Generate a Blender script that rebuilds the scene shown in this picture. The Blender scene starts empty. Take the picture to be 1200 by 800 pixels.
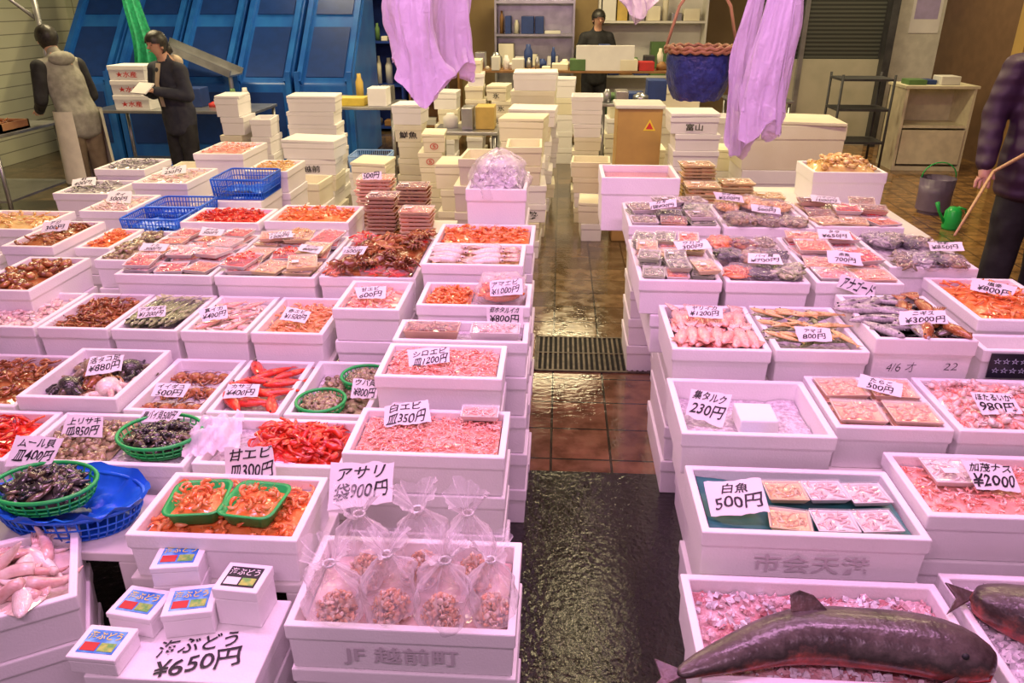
import bpy,bmesh,math,random
from mathutils import Vector,Matrix,Euler,noise
R=random.Random(7)
SC=bpy.context.scene;C=SC.collection
rad=math.radians;pi=math.pi
# ---------- materials
MC={}
def mat(name,c1,c2=None,rough=.5,scale=8,bump=0,bscale=40,metal=0,alpha=1,coat=0,trans=0,sss=0,emit=0):
    if name in MC:return MC[name]
    m=bpy.data.materials.new(name);m.use_nodes=True;nt=m.node_tree;b=nt.nodes['Principled BSDF']
    b.inputs['Roughness'].default_value=rough;b.inputs['Metallic'].default_value=metal
    b.inputs['Alpha'].default_value=alpha;b.inputs['Coat Weight'].default_value=coat
    b.inputs['Transmission Weight'].default_value=trans
    if sss:
        b.inputs['Subsurface Weight'].default_value=sss;b.inputs['Subsurface Scale'].default_value=.01
    tc=nt.nodes.new('ShaderNodeTexCoord')
    n=nt.nodes.new('ShaderNodeTexNoise');n.inputs['Scale'].default_value=scale;n.inputs['Detail'].default_value=4
    nt.links.new(tc.outputs['Object'],n.inputs['Vector'])
    cr=nt.nodes.new('ShaderNodeValToRGB')
    c2=c2 or tuple(x*.85 for x in c1)
    cr.color_ramp.elements[0].position=.38;cr.color_ramp.elements[0].color=(*c1,1)
    cr.color_ramp.elements[1].position=.62;cr.color_ramp.elements[1].color=(*c2,1)
    nt.links.new(n.outputs['Fac'],cr.inputs['Fac']);nt.links.new(cr.outputs['Color'],b.inputs['Base Color'])
    if bump:
        n2=nt.nodes.new('ShaderNodeTexNoise');n2.inputs['Scale'].default_value=bscale;nt.links.new(tc.outputs['Object'],n2.inputs['Vector'])
        bp=nt.nodes.new('ShaderNodeBump');bp.inputs['Strength'].default_value=bump;bp.inputs['Distance'].default_value=.01
        nt.links.new(n2.outputs['Fac'],bp.inputs['Height']);nt.links.new(bp.outputs['Normal'],b.inputs['Normal'])
    MC[name]=m;return m
def film(name,col=(1,1,1),a=.06,rough=.08,k=.25,bs=.6,sc=22):
    m=bpy.data.materials.new(name);m.use_nodes=True;nt=m.node_tree;nt.nodes.clear()
    o=nt.nodes.new('ShaderNodeOutputMaterial');mx=nt.nodes.new('ShaderNodeMixShader')
    t=nt.nodes.new('ShaderNodeBsdfTransparent');g=nt.nodes.new('ShaderNodeBsdfPrincipled')
    g.inputs['Base Color'].default_value=(*col,1);g.inputs['Roughness'].default_value=rough
    tc=nt.nodes.new('ShaderNodeTexCoord');n=nt.nodes.new('ShaderNodeTexNoise');n.inputs['Scale'].default_value=sc;n.inputs['Distortion'].default_value=1.2
    bp=nt.nodes.new('ShaderNodeBump');bp.inputs['Strength'].default_value=bs;bp.inputs['Distance'].default_value=.01
    nt.links.new(tc.outputs['Object'],n.inputs['Vector']);nt.links.new(n.outputs['Fac'],bp.inputs['Height']);nt.links.new(bp.outputs['Normal'],g.inputs['Normal'])
    lw=nt.nodes.new('ShaderNodeLayerWeight');lw.inputs['Blend'].default_value=.35
    ma=nt.nodes.new('ShaderNodeMath');ma.operation='MULTIPLY_ADD';ma.inputs[1].default_value=k;ma.inputs[2].default_value=a
    nt.links.new(lw.outputs['Facing'],ma.inputs[0]);nt.links.new(ma.outputs[0],mx.inputs[0])
    nt.links.new(t.outputs[0],mx.inputs[1]);nt.links.new(g.outputs[0],mx.inputs[2]);nt.links.new(mx.outputs[0],o.inputs[0])
    return m
FOAM=mat('styrofoam',(.90,.87,.87),(.85,.82,.82),.5,3,.12,160)
EMB=mat('styrofoam_emboss_shade',(.58,.52,.55),(.54,.48,.51),.55,3)  # flat lettering; relief shade of raised letters put into a darker foam colour
FOAMY=mat('styrofoam_cream',(.86,.82,.66),(.78,.72,.54),.55,2,.1,120)
PAPER=mat('paper',(.86,.84,.82),(.80,.78,.77),.7,5)
INK=mat('black_ink',(.012,.011,.014),(.02,.02,.022),.6)
REDINK=mat('red_ink',(.6,.03,.03),(.5,.03,.03),.6)
ICE=mat('ice',(.74,.68,.72),(.46,.40,.44),.15,70,1,70,coat=.3)
ICEC=mat('ice_clear',(.82,.78,.81),(.60,.55,.59),.08,40,.4,60,coat=.5)
PINKICE=mat('pink_ice',(.74,.54,.55),(.50,.20,.20),.12,12,.9,60,coat=.4)
GREEN=mat('green_plastic',(.02,.5,.10),(.02,.42,.09),.3)
BLUEP=mat('blue_plastic',(.01,.10,.62),(.02,.16,.75),.3,10)
TEAL=mat('teal_sheet',(.02,.13,.13),(.03,.18,.17),.4,14)
BLUEST=mat('blue_painted_steel',(.012,.10,.42),(.02,.15,.5),.35,3)
STEEL=mat('steel',(.45,.45,.46),(.35,.35,.36),.3,6,metal=.8)
DARK=mat('dark_metal',(.03,.03,.035),(.05,.05,.055),.5)
WOOD=mat('wood',(.35,.18,.06),(.25,.12,.04),.55,6)
FILM=film('clear_film',k=.3);BAGF=film('clear_bag',(.95,.9,.95),.05,.05,.28,1,34)
CLB=film('crinkled_clear_bag',(.92,.86,.90),.11,.07,.72,1.0)
LILAC=film('lilac_film',(.78,.64,.87),.72,.3,.2)
SKIN=mat('skin',(.62,.36,.25),(.55,.30,.21),.5,sss=.1)
HAIR=mat('black_hair',(.012,.01,.01),(.03,.025,.02),.45,60)
WHITEP=mat('white_paint',(.75,.73,.68),(.68,.66,.6),.5,3)
PAL={
 'pink':[((.92,.40,.32),(.95,.56,.46)),((.88,.28,.20),(.92,.42,.33)),((.95,.66,.58),(.9,.46,.38))],
 'orange':[((.85,.20,.04),(.92,.33,.11)),((.66,.11,.02),(.8,.23,.06)),((.9,.38,.16),(.88,.27,.08))],
 'red':[((.70,.015,.01),(.82,.06,.02)),((.46,.01,.008),(.68,.03,.015)),((.86,.15,.05),(.75,.04,.02))],
 'brown':[((.30,.08,.02),(.45,.16,.05)),((.14,.04,.015),(.26,.08,.03)),((.50,.22,.08),(.36,.12,.04))],
 'dark':[((.02,.018,.02),(.06,.05,.045)),((.07,.05,.03),(.14,.10,.06)),((.015,.015,.015),(.04,.04,.035))],
 'white':[((.80,.64,.56),(.86,.76,.70)),((.74,.52,.46),(.84,.68,.6)),((.66,.36,.32),(.8,.58,.52))],
 'clam':[((.22,.17,.09),(.42,.34,.2)),((.10,.08,.04),(.26,.20,.11)),((.44,.32,.16),(.26,.17,.09))],
 'fishg':[((.10,.14,.05),(.30,.34,.16)),((.42,.42,.22),(.58,.58,.38)),((.2,.24,.08),(.36,.40,.2))],
 'silver':[((.30,.28,.28),(.5,.46,.46)),((.12,.11,.12),(.35,.32,.32)),((.5,.46,.44),(.3,.28,.27))],
 'yellow':[((.75,.46,.14),(.85,.62,.28)),((.6,.32,.09),(.8,.46,.2)),((.85,.66,.38),(.75,.46,.2))],
 'roe':[((.85,.36,.15),(.9,.48,.24)),((.8,.27,.10),(.88,.42,.2)),((.9,.52,.32),(.85,.40,.2))],
 'asari':[((.86,.48,.28),(.70,.30,.15)),((.80,.32,.14),(.88,.50,.30)),((.60,.26,.13),(.80,.42,.26))],
}
def pal(k):return [mat(f'{k}_flesh_{i}',a,b,.18,25,.25,80,coat=.7) for i,(a,b) in enumerate(PAL[k])]
# ---------- mesh building
class MB:
    def __init__(s):s.v=[];s.f=[];s.m=[]
    def add(s,v,f,mi=0,M=None):
        o=len(s.v)
        s.v+= [tuple(M@Vector(p)) for p in v] if M else [tuple(p) for p in v]
        s.f+=[tuple(i+o for i in q) for q in f]
        s.m+=mi if isinstance(mi,list) else [mi]*len(f);return s
    def tube(s,P,r,n=6,mi=0,sq=1,M=None,closed=False):
        P=[Vector(p) for p in P];v=[];f=[];L=len(P)
        up=Vector((0,0,1))
        for i,p in enumerate(P):
            if closed:t=P[(i+1)%L]-P[i-1]
            else:t=(P[min(i+1,L-1)]-P[max(i-1,0)])
            t=t.normalized() if t.length>1e-9 else Vector((0,0,1))
            a=up.cross(t)
            if a.length<.05:a=Vector((1,0,0)).cross(t)
            a.normalize();b=t.cross(a)
            ri=r[i] if isinstance(r,(list,tuple)) else r
            for k in range(n):
                g=2*pi*k/n;v.append(p+a*math.cos(g)*ri+b*math.sin(g)*ri*sq)
        for i in range(L if closed else L-1):
            j=(i+1)%L
            for k in range(n):
                f.append((i*n+k,i*n+(k+1)%n,j*n+(k+1)%n,j*n+k))
        if not closed:
            f.append(tuple(range(n))[::-1]);f.append(tuple((L-1)*n+k for k in range(n)))
        return s.add(v,f,mi,M)
    def box(s,x0,x1,y0,y1,z0,z1,mi=0,M=None):
        v=[(x,y,z) for z in(z0,z1) for y in(y0,y1) for x in(x0,x1)]
        return s.add(v,[(0,2,3,1),(4,5,7,6),(0,1,5,4),(2,6,7,3),(0,4,6,2),(1,3,7,5)],mi,M)
    def ell(s,c,r,nu=10,nv=7,mi=0,M=None):
        v=[];f=[]
        for j in range(1,nv):
            t=pi*j/nv
            for i in range(nu):
                a=2*pi*i/nu;v.append((c[0]+r[0]*math.sin(t)*math.cos(a),c[1]+r[1]*math.sin(t)*math.sin(a),c[2]+r[2]*math.cos(t)))
        for j in range(nv-2):
            for i in range(nu):f.append((j*nu+i,(j+1)*nu+i,(j+1)*nu+(i+1)%nu,j*nu+(i+1)%nu))
        f.append(tuple(range(nu)));f.append(tuple((nv-2)*nu+i for i in range(nu))[::-1])
        return s.add(v,f,mi,M)
    def grid(s,nx,ny,fn,mi=0,M=None):
        v=[fn(i/nx,j/ny) for j in range(ny+1) for i in range(nx+1)]
        f=[(j*(nx+1)+i,j*(nx+1)+i+1,(j+1)*(nx+1)+i+1,(j+1)*(nx+1)+i) for j in range(ny) for i in range(nx)]
        return s.add(v,f,mi,M)
    def mesh(s,name,mats,smooth=True):
        me=bpy.data.meshes.new(name);me.from_pydata(s.v,[],s.f)
        for m in (mats if isinstance(mats,list) else [mats]):me.materials.append(m)
        me.polygons.foreach_set('material_index',s.m)
        if smooth:me.polygons.foreach_set('use_smooth',[True]*len(s.f))
        me.update();return me
def ob(name,me,loc=(0,0,0),rot=(0,0,0),label=None,cat=None,group=None,parent=None,kind=None):
    o=bpy.data.objects.new(name,me);o.location=loc;o.rotation_euler=rot;C.objects.link(o)
    if label:o['label']=label
    if cat:o['category']=cat
    if group:o['group']=group
    if kind:o['kind']=kind
    if parent:o.parent=parent
    return o
def bev(me,w,seg=2,ang=40):
    bm=bmesh.new();bm.from_mesh(me)
    es=[e for e in bm.edges if len(e.link_faces)==2 and e.calc_face_angle(0)>rad(ang)]
    bmesh.ops.bevel(bm,geom=es,offset=w,segments=seg,affect='EDGES',profile=.5,clamp_overlap=True)
    bm.to_mesh(me);bm.free();return me
# ---------- text
TC={}
def tmesh(s,bold=.02):
    if (s,bold) in TC:return TC[(s,bold)]
    cu=bpy.data.curves.new('t','FONT');cu.body=s;cu.size=1;cu.offset=bold;cu.resolution_u=3
    cu.align_x='LEFT';o=bpy.data.objects.new('t',cu);C.objects.link(o)
    bpy.context.view_layer.update();dg=bpy.context.evaluated_depsgraph_get()
    me=bpy.data.meshes.new_from_object(o.evaluated_get(dg))
    bpy.data.objects.remove(o)
    bm=bmesh.new();bm.from_mesh(me);bmesh.ops.triangulate(bm,faces=bm.faces)
    bmesh.ops.subdivide_edges(bm,edges=[e for e in bm.edges if e.calc_length()>.12],cuts=2,use_grid_fill=False);bmesh.ops.triangulate(bm,faces=bm.faces);bm.to_mesh(me);bm.free()
    vs=[v.co.copy() for v in me.vertices];fs=[tuple(p.vertices) for p in me.polygons]
    if not vs:vs=[Vector((0,0,0)),Vector((1,0,0)),Vector((1,1,0))];fs=[(0,1,2)]
    x0=min(v.x for v in vs);x1=max(v.x for v in vs);y0=min(v.y for v in vs);y1=max(v.y for v in vs)
    TC[(s,bold)]=([((v.x-x0)/(x1-x0+1e-6),(v.y-y0)/(y1-y0+1e-6)) for v in vs],fs,(x1-x0)/(y1-y0+1e-6))
    return TC[(s,bold)]
def text_into(mb,s,x0,x1,y0,y1,zf,mi=0,M=None,keep=True,wob=.0,bold=.012,hand=0):
    vs,fs,ar=tmesh(s,bold);w=x1-x0;h=y1-y0
    if keep and ar<w/h:
        nw=h*ar*1.25;nw=min(nw,w);x0+=(w-nw)/2;w=nw
    sd=R.uniform(0,99);sh=R.uniform(.08,.34) if hand else 0;v=[]
    for a,b in vs:
        X=a*w/h;Y=b
        if hand:
            n1=noise.noise(Vector((X*1.3,Y*1.3,sd)));n2=noise.noise(Vector((X*1.3,Y*1.3,sd+40)))
            n3=noise.noise(Vector((X*4,Y*4,sd+9)));n4=noise.noise(Vector((X*4,Y*4,sd+70)))
            X+=hand*(.20*n1+.04*n3)+sh*(Y-.5);Y+=hand*(.22*n2+.045*n4)+.08*(X-w/h/2)*hand
        v.append((x0+X*h,y0+Y*h+wob*math.sin(a*6)*h,zf(x0+X*h)))
    mb.add(v,fs,mi,M)
def sign(loc,w,h,lines,tilt=60,yaw=0,roll=0,label=None,hand=.75):
    w*=.95;h*=.98
    k=R.uniform(-.5,.5);c=[(R.uniform(-.07,.08)*w,R.uniform(-.13,.12)*h) for _ in range(4)];sd=R.uniform(0,99)
    zf=lambda x:k*x*x
    if tilt<60:tilt=max(20,tilt-10+R.uniform(-7,6))
    yaw+=R.uniform(-10,10);roll+=R.uniform(-6,6)
    cm=MB();nx=12
    def q(u,v):
        dx=(1-u)*(1-v)*c[0][0]+u*(1-v)*c[1][0]+(1-u)*v*c[2][0]+u*v*c[3][0]
        dy=(1-u)*(1-v)*c[0][1]+u*(1-v)*c[1][1]+(1-u)*v*c[2][1]+u*v*c[3][1]
        dy+=h*.08*noise.noise(Vector((u*5,v*3,sd)));dx+=w*.03*noise.noise(Vector((u*3,v*4,sd+5)))
        x=(u-.5)*w+dx;return (x,v*h+dy,zf(x))
    cm.grid(nx,4,q)
    vs=[(p[0],p[1],p[2]-.0015) for p in cm.v];fs=list(cm.f)
    cm.add(vs,[tuple(q[::-1]) for q in fs])
    card=cm.mesh('card',PAPER)
    e=Matrix.Rotation(rad(yaw),4,'Z')@Matrix.Rotation(rad(tilt),4,'X')@Matrix.Rotation(rad(roll),4,'Z')
    root=bpy.data.objects.new('price_sign',card);C.objects.link(root);root.matrix_world=Matrix.Translation(loc)@e
    root['label']=label or 'white handwritten paper price card resting on seafood';root['category']='price sign';root['group']='handwritten price signs'
    t=MB();n=len(lines)
    hh=[.42,.58] if n==2 else [1]
    y=h*.96
    for i,l in enumerate(lines):
        lh=h*hh[i]*.92;m=.86
        text_into(t,l,-w*.42,w*.42,y-lh*m,y-lh*.04,lambda x:zf(x)+.0015,wob=.03,hand=hand*(.75 if i==0 else 1))
        y-=lh
    ob('lettering',t.mesh('lettering',INK,False),parent=root)
    return root
# ---------- styrofoam box
def box_mesh(w,d,h,wall=.02,open_=True,mat_=None):
    def loop(ix,iy,z):
        a,b=w/2-ix,d/2-iy;return [(-a,-b,z),(a,-b,z),(a,b,z),(-a,b,z)]
    L=[loop(.008,.008,0),loop(.005,.005,h*.66),loop(0,0,h*.70),loop(0,0,h)]
    if open_:L+=[loop(wall,wall,h),loop(wall+.006,wall+.006,.02)]
    v=[p for l in L for p in l];f=[(3,2,1,0)]
    for i in range(len(L)-1):
        for k in range(4):f.append((i*4+k,i*4+(k+1)%4,(i+1)*4+(k+1)%4,(i+1)*4+k))
    e=(len(L)-1)*4;f.append((e,e+1,e+2,e+3))
    mb=MB();mb.add(v,f);me=mb.mesh('styrofoam_box',mat_ or FOAM,False);return bev(me,.004,2,25)
GB='styrofoam boxes of the seafood display'
def put_box(x0,x1,y0,y1,z,h=.14,rot=0,label=None,open_=True,mat_=None,group=GB,name='styrofoam_box'):
    w,d=x1-x0,y1-y0
    o=ob(name,box_mesh(w-.004,d-.004,h-.002,open_=open_,mat_=mat_),((x0+x1)/2,(y0+y1)/2,z-h),(0,0,rad(rot)),label or 'open white styrofoam box in the seafood display','styrofoam box',group)
    return o
def box_text(o,s,x0,x1,z0,z1,depth,m=None,hand=0,bold=.012):
    t=MB();text_into(t,s,x0,x1,z0,z1,lambda x:0,hand=hand,bold=bold);ob('lettering',t.mesh('lettering',m or INK,False),(0,-depth/2-.0008,0),(rad(90),0,0),parent=o)
class BX:
    pass
def fullbox(x0,x1,y0,y1,z,h=.14,stack=False,rot=0,label=None,mat_=None,open_=True,inset=0):
    x0,x1,y0,y1=[a/100 for a in (x0,x1,y0,y1)]
    b=BX();b.x0,b.x1,b.y0,b.y1,b.z,b.h,b.rot=x0,x1,y0,y1,z,h,rot
    b.o=put_box(x0,x1,y0,y1,z,h,rot,label,mat_=mat_,open_=open_)
    b.c=Vector(((x0+x1)/2,(y0+y1)/2,0))
    if stack:
        zt=z-h;n=max(1,round(zt/.155));hh=zt/n
        for i in range(n):
            j=R.uniform(-.004,.004)
            put_box(x0+j+(inset if i<n-1 or n==1 else inset*.35),x1+j,y0+.002,y1,hh*(i+1),hh,rot,'closed white styrofoam box stacked under an open one',open_=False,mat_=mat_,group='boxes stacked under the display')
    return b
def inbox(b,fx,fy,z=0):
    p=Vector(((fx-.5)*(b.x1-b.x0),(fy-.5)*(b.y1-b.y0),0));p.rotate(Euler((0,0,rad(b.rot))))
    return Vector((b.c.x+p.x,b.c.y+p.y,b.z+z))
# ---------- creatures
def P_shrimp(mb,M,mi,s=1):
    pts=[];r=[]
    for i in range(7):
        a=-.3+i*.42;pts.append((.32*math.cos(a),.32*math.sin(a),0));r.append([.07,.12,.13,.115,.09,.06,.02][i])
    mb.tube(pts,r,6,mi,1,M)
    p=pts[-1];mb.add([p,(p[0]-.12,p[1]-.10,.04),(p[0]-.02,p[1]-.16,-.04)],[(0,1,2)],mi,M)
    h=pts[0]
    mb.tube([h,(h[0]+.12,h[1]-.22,.05),(h[0]+.05,h[1]-.5,.1)],[.012,.01,.004],3,mi,1,M)
def P_leg(mb,M,mi,s=1):
    a=R.uniform(.2,.5)
    mb.tube([(-.5,0,0),(-.2,a*.3,.05),(.15,a*.35,.06),(.5,-.05,0)],[.04,.075,.06,.015],5,mi,1,M)
def P_claw(mb,M,mi,s=1):
    mb.tube([(-.5,0,0),(-.25,.1,0),(-.05,.12,0)],[.05,.06,.08],6,mi,.8,M)
    mb.tube([(-.05,.12,0),(.12,.14,0),(.3,.05,0),(.48,-.05,0)],[.09,.15,.1,.015],6,mi,.6,M)
    mb.tube([(.1,.2,0),(.3,.22,0),(.46,.06,0)],[.06,.06,.01],5,mi,.7,M)
def P_clam(mb,M,mi,s=1):
    mb.ell((0,0,0),(.5,.42,.24),8,5,mi,M)
def P_mussel(mb,M,mi,s=1):
    mb.tube([(-.5,0,0),(-.3,.02,0),(0,.05,0),(.3,.03,0),(.5,0,0)],[.05,.17,.24,.2,.05],6,mi,.6,M)
def P_small(mb,M,mi,s=1):
    mb.tube([(-.45,-.05,0),(-.15,.05,.02),(.15,.05,.02),(.45,-.08,0)],[.05,.11,.1,.03],5,mi,1,M)
def P_fillet(mb,M,mi,s=1):
    mb.tube([(-.5,0,0),(-.3,.04,.02),(0,.06,.03),(.3,.03,.02),(.5,-.04,0)],[.05,.2,.24,.17,.04],7,mi,.35,M)
def P_arm(mb,M,mi,s=1):
    c=R.uniform(-1.5,1.5);P=[];x=y=0.0
    for i in range(8):
        P.append((x-.3,y,.03*math.sin(i)));g=c*i/7;x+=.13*math.cos(g);y+=.13*math.sin(g)
    mb.tube(P,[.10,.11,.105,.095,.08,.06,.04,.012],8,mi,.9,M)
def P_crab(mb,M,mi,s=1):
    mb.ell((0,0,.06),(.26,.20,.11),10,6,mi,M)
    for sd in(-1,1):
        for k in range(4):
            a=-.7+k*.42;mb.tube([(sd*.2,math.sin(a)*.12,.05),(sd*.4,math.sin(a)*.34,.14),(sd*.5,math.sin(a)*.5,0)],[.04,.035,.01],4,mi,1,M)
        mb.tube([(sd*.18,-.14,.06),(sd*.3,-.34,.08),(sd*.16,-.46,.06)],[.05,.07,.02],5,mi,1,M)
def P_chunk(mb,M,mi,s=1):
    v=[(R.uniform(.15,.55)*x,R.uniform(.15,.55)*y,R.uniform(.1,.4)*z) for z in(-1,1) for y in(-1,1) for x in(-1,1)]
    mb.add(v,[(0,2,3,1),(4,5,7,6),(0,1,5,4),(2,6,7,3),(0,4,6,2),(1,3,7,5)],mi,M)
def P_baby(mb,M,mi,s=1):
    mb.tube([(-.5,0,0),(-.35,0,.02),(-.1,0,.03),(.1,0,0)],[.05,.17,.19,.1],7,mi,.9,M)
    for k in range(5):
        g=2*pi*k/5;mb.tube([(.08,0,0),(.3,.13*math.cos(g),.1*math.sin(g)),(.5,.26*math.cos(g),.12*math.sin(g))],[.05,.035,.012],4,mi,1,M)
PR={'shrimp':P_shrimp,'leg':P_leg,'claw':P_claw,'clam':P_clam,'mussel':P_mussel,'small':P_small,'chunk':P_chunk,'baby':P_baby,'fillet':P_fillet,'crab':P_crab,'arm':P_arm}
def pile(c,w,d,base,kinds,size,n,pk,mound=.02,name='shrimp_pile',label='pile of seafood',cat='seafood pile',rot=0,round_=False,ground=None,flat=.35,var=.15):
    mats=pal(pk) if isinstance(pk,str) else pk
    g=ground or mats[0];M3=mats+[g]
    mb=MB()
    def hz(x,y):
        if round_:
            r=min(1,math.hypot(x/(w/2),y/(d/2)));return mound*(1-r*r)
        return mound*(1-(2*x/w)**4)*(1-(2*y/d)**4)
    def gf(u,v):
        if round_:
            a=u*2*pi;x=w/2*v*math.cos(a);y=d/2*v*math.sin(a)
        else:x=(u-.5)*w;y=(v-.5)*d
        return (x,y,hz(x,y)-.004+.006*noise.noise(Vector((x*40,y*40,c[0]*9))))
    mb.grid(14,10,gf,len(M3)-1)
    for i in range(n):
        if round_:
            a=R.uniform(0,2*pi);q=math.sqrt(R.random())*.88;x=w/2*q*math.cos(a);y=d/2*q*math.sin(a)
        else:x=R.uniform(-.5,.5)*(w-size*.5);y=R.uniform(-.5,.5)*(d-size*.5)
        s=size*R.uniform(1-var*1.3,1+var)
        k=kinds[R.randrange(len(kinds))]
        M=Matrix.Translation((x,y,hz(x,y)+R.uniform(.0,.25)*size))@Euler((R.gauss(0,flat),R.gauss(0,flat),R.uniform(0,6.28))).to_matrix().to_4x4()@Matrix.Scale(s,4)
        PR[k](mb,M,R.randrange(len(mats)))
    return ob(name,mb.mesh(name,M3,kinds!=['chunk']),(c[0],c[1],base),(0,0,rad(rot)),label,cat,kind='stuff',group=None)
def fill(b,kinds,size,n,pk,drop=.03,mound=.02,fx0=0,fx1=1,fy0=0,fy1=1,**k):
    W=(b.x1-b.x0)-.056;D=(b.y1-b.y0)-.056
    c=inbox(b,.5+((fx0+fx1)/2-.5)*W/(W+.056),.5+((fy0+fy1)/2-.5)*D/(D+.056))
    return pile(c,W*(fx1-fx0),D*(fy1-fy0),b.z-drop,kinds,size,n,pk,mound,rot=b.rot,**k)
def bed(b,m=None,drop=.035,label='bed of crushed ice inside a styrofoam box',rough=.008,nx=16):
    W=(b.x1-b.x0)-.056;D=(b.y1-b.y0)-.056;mb=MB();H=b.h-.026-drop
    mb.grid(nx,int(nx*.75),lambda u,v:((u-.5)*W,(v-.5)*D,H+rough*noise.noise(Vector((u*nx*.6,v*nx*.45,b.x0*7)))))
    mb.box(-W/2,W/2,-D/2,D/2,0,H-.012)
    return ob('crushed_ice',mb.mesh('crushed_ice',m or ICE),(b.c.x,b.c.y,b.z-b.h+.023),(0,0,rad(b.rot)),label,'ice',kind='stuff')
def fish_mesh(pk,thick=.13,name='fish'):
    m=pal(pk);mb=MB()
    L=[(-.5,.01),(-.44,.5),(-.3,.9),(-.1,1),(.12,.8),(.28,.45),(.36,.25)]
    mb.tube([(x,0,0) for x,_ in L],[thick*max(r,.08) for _,r in L],8,0,.62)
    mb.add([(.34,0,0),(.5,.10,0),(.46,0,.004),(.5,-.10,0)],[(0,1,2),(0,2,3)],1)
    mb.add([(-.1,thick*.9,0),(.05,thick*1.5,0),(.12,thick*.7,0)],[(0,1,2)],1)
    mb.add([(-.2,-.03,thick*.6),(-.05,-.1,thick*.75),(-.1,-.01,thick*.62)],[(0,1,2)],1)
    mb.ell((-.40,.25*thick,thick*.42),(.022,.022,.014),6,4,2)
    return mb.mesh(name,[m[0],m[1],INK])
def squid_mesh(pk,plump=1):
    m=pal(pk);mb=MB()
    mb.tube([(-.5,0,0),(-.46,0,0),(-.36,0,0),(-.18,0,.01),(.04,0,0),(.1,0,0)],[.01,.045*plump,.078*plump,.105*plump,.1*plump,.06*plump],12,0,.8)
    for s in(1,-1):mb.add([(-.5,0,0),(-.3,s*.2,0),(-.18,s*.08,0),(-.3,0,.02)],[(0,1,2,3)],1)
    mb.ell((.15,0,0),(.06,.055,.045),8,6,1);mb.ell((.16,.05,.01),(.015,.015,.015),6,4,3);mb.ell((.16,-.05,.01),(.015,.015,.015),6,4,3)
    for k in range(7):
        g=-1+2*k/6;mb.tube([(.19,g*.03,0),(.32,g*.09,.01),(.42,g*.13,0),(.5,g*.09+.02,-.01)],[.02,.018,.014,.006],5,2)
    return mb.mesh('squid',[m[0],m[1],m[2],INK])
def lay(b,me,nx,ny,L,name,label,cat,grp,ang=0,drop=.02,jit=.15,layers=1,fx=(.1,.9),fy=(.12,.88),dth=.0):
    for k in range(layers):
        for i in range(nx):
            for j in range(ny):
                p=inbox(b,fx[0]+(fx[1]-fx[0])*(i+.5)/nx+R.uniform(-.02,.02),fy[0]+(fy[1]-fy[0])*(j+.5)/ny+R.uniform(-.02,.02),-drop+k*dth+R.uniform(0,.004))
                o=ob(name,me,p,(R.gauss(0,.12),R.gauss(0,.05),rad(ang+b.rot)+R.gauss(0,jit)),label,cat,grp);s=L*R.uniform(.9,1.1);o.scale=(s,s,s)
def basket(c,r,h,m,label,sx=1,sy=1,rot=0,nr=28):
    mb=MB()
    mb.tube([(r*math.cos(a)*sx,r*math.sin(a)*sy,h) for a in [2*pi*i/nr for i in range(nr)]],.006,6,0,1,closed=True)
    for q,z in((.95,h*.6),(.88,h*.3),(.8,.004)):
        mb.tube([(r*q*math.cos(a)*sx,r*q*math.sin(a)*sy,z) for a in [2*pi*i/nr for i in range(nr)]],.003,4,0,1,closed=True)
    for i in range(nr):
        a=2*pi*i/nr;mb.tube([(r*math.cos(a)*sx,r*math.sin(a)*sy,h),(r*.9*math.cos(a)*sx,r*.9*math.sin(a)*sy,h*.35),(r*.8*math.cos(a)*sx,r*.8*math.sin(a)*sy,.004)],.0028,4)
    mb.add([(0,0,.003)]+[(r*.8*math.cos(2*pi*i/nr)*sx,r*.8*math.sin(2*pi*i/nr)*sy,.003) for i in range(nr)],[(0,1+i,1+(i+1)%nr) for i in range(nr)])
    return ob('basket',mb.mesh('basket',m),c,(0,0,rad(rot)),label,'basket','plastic baskets of seafood')
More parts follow.
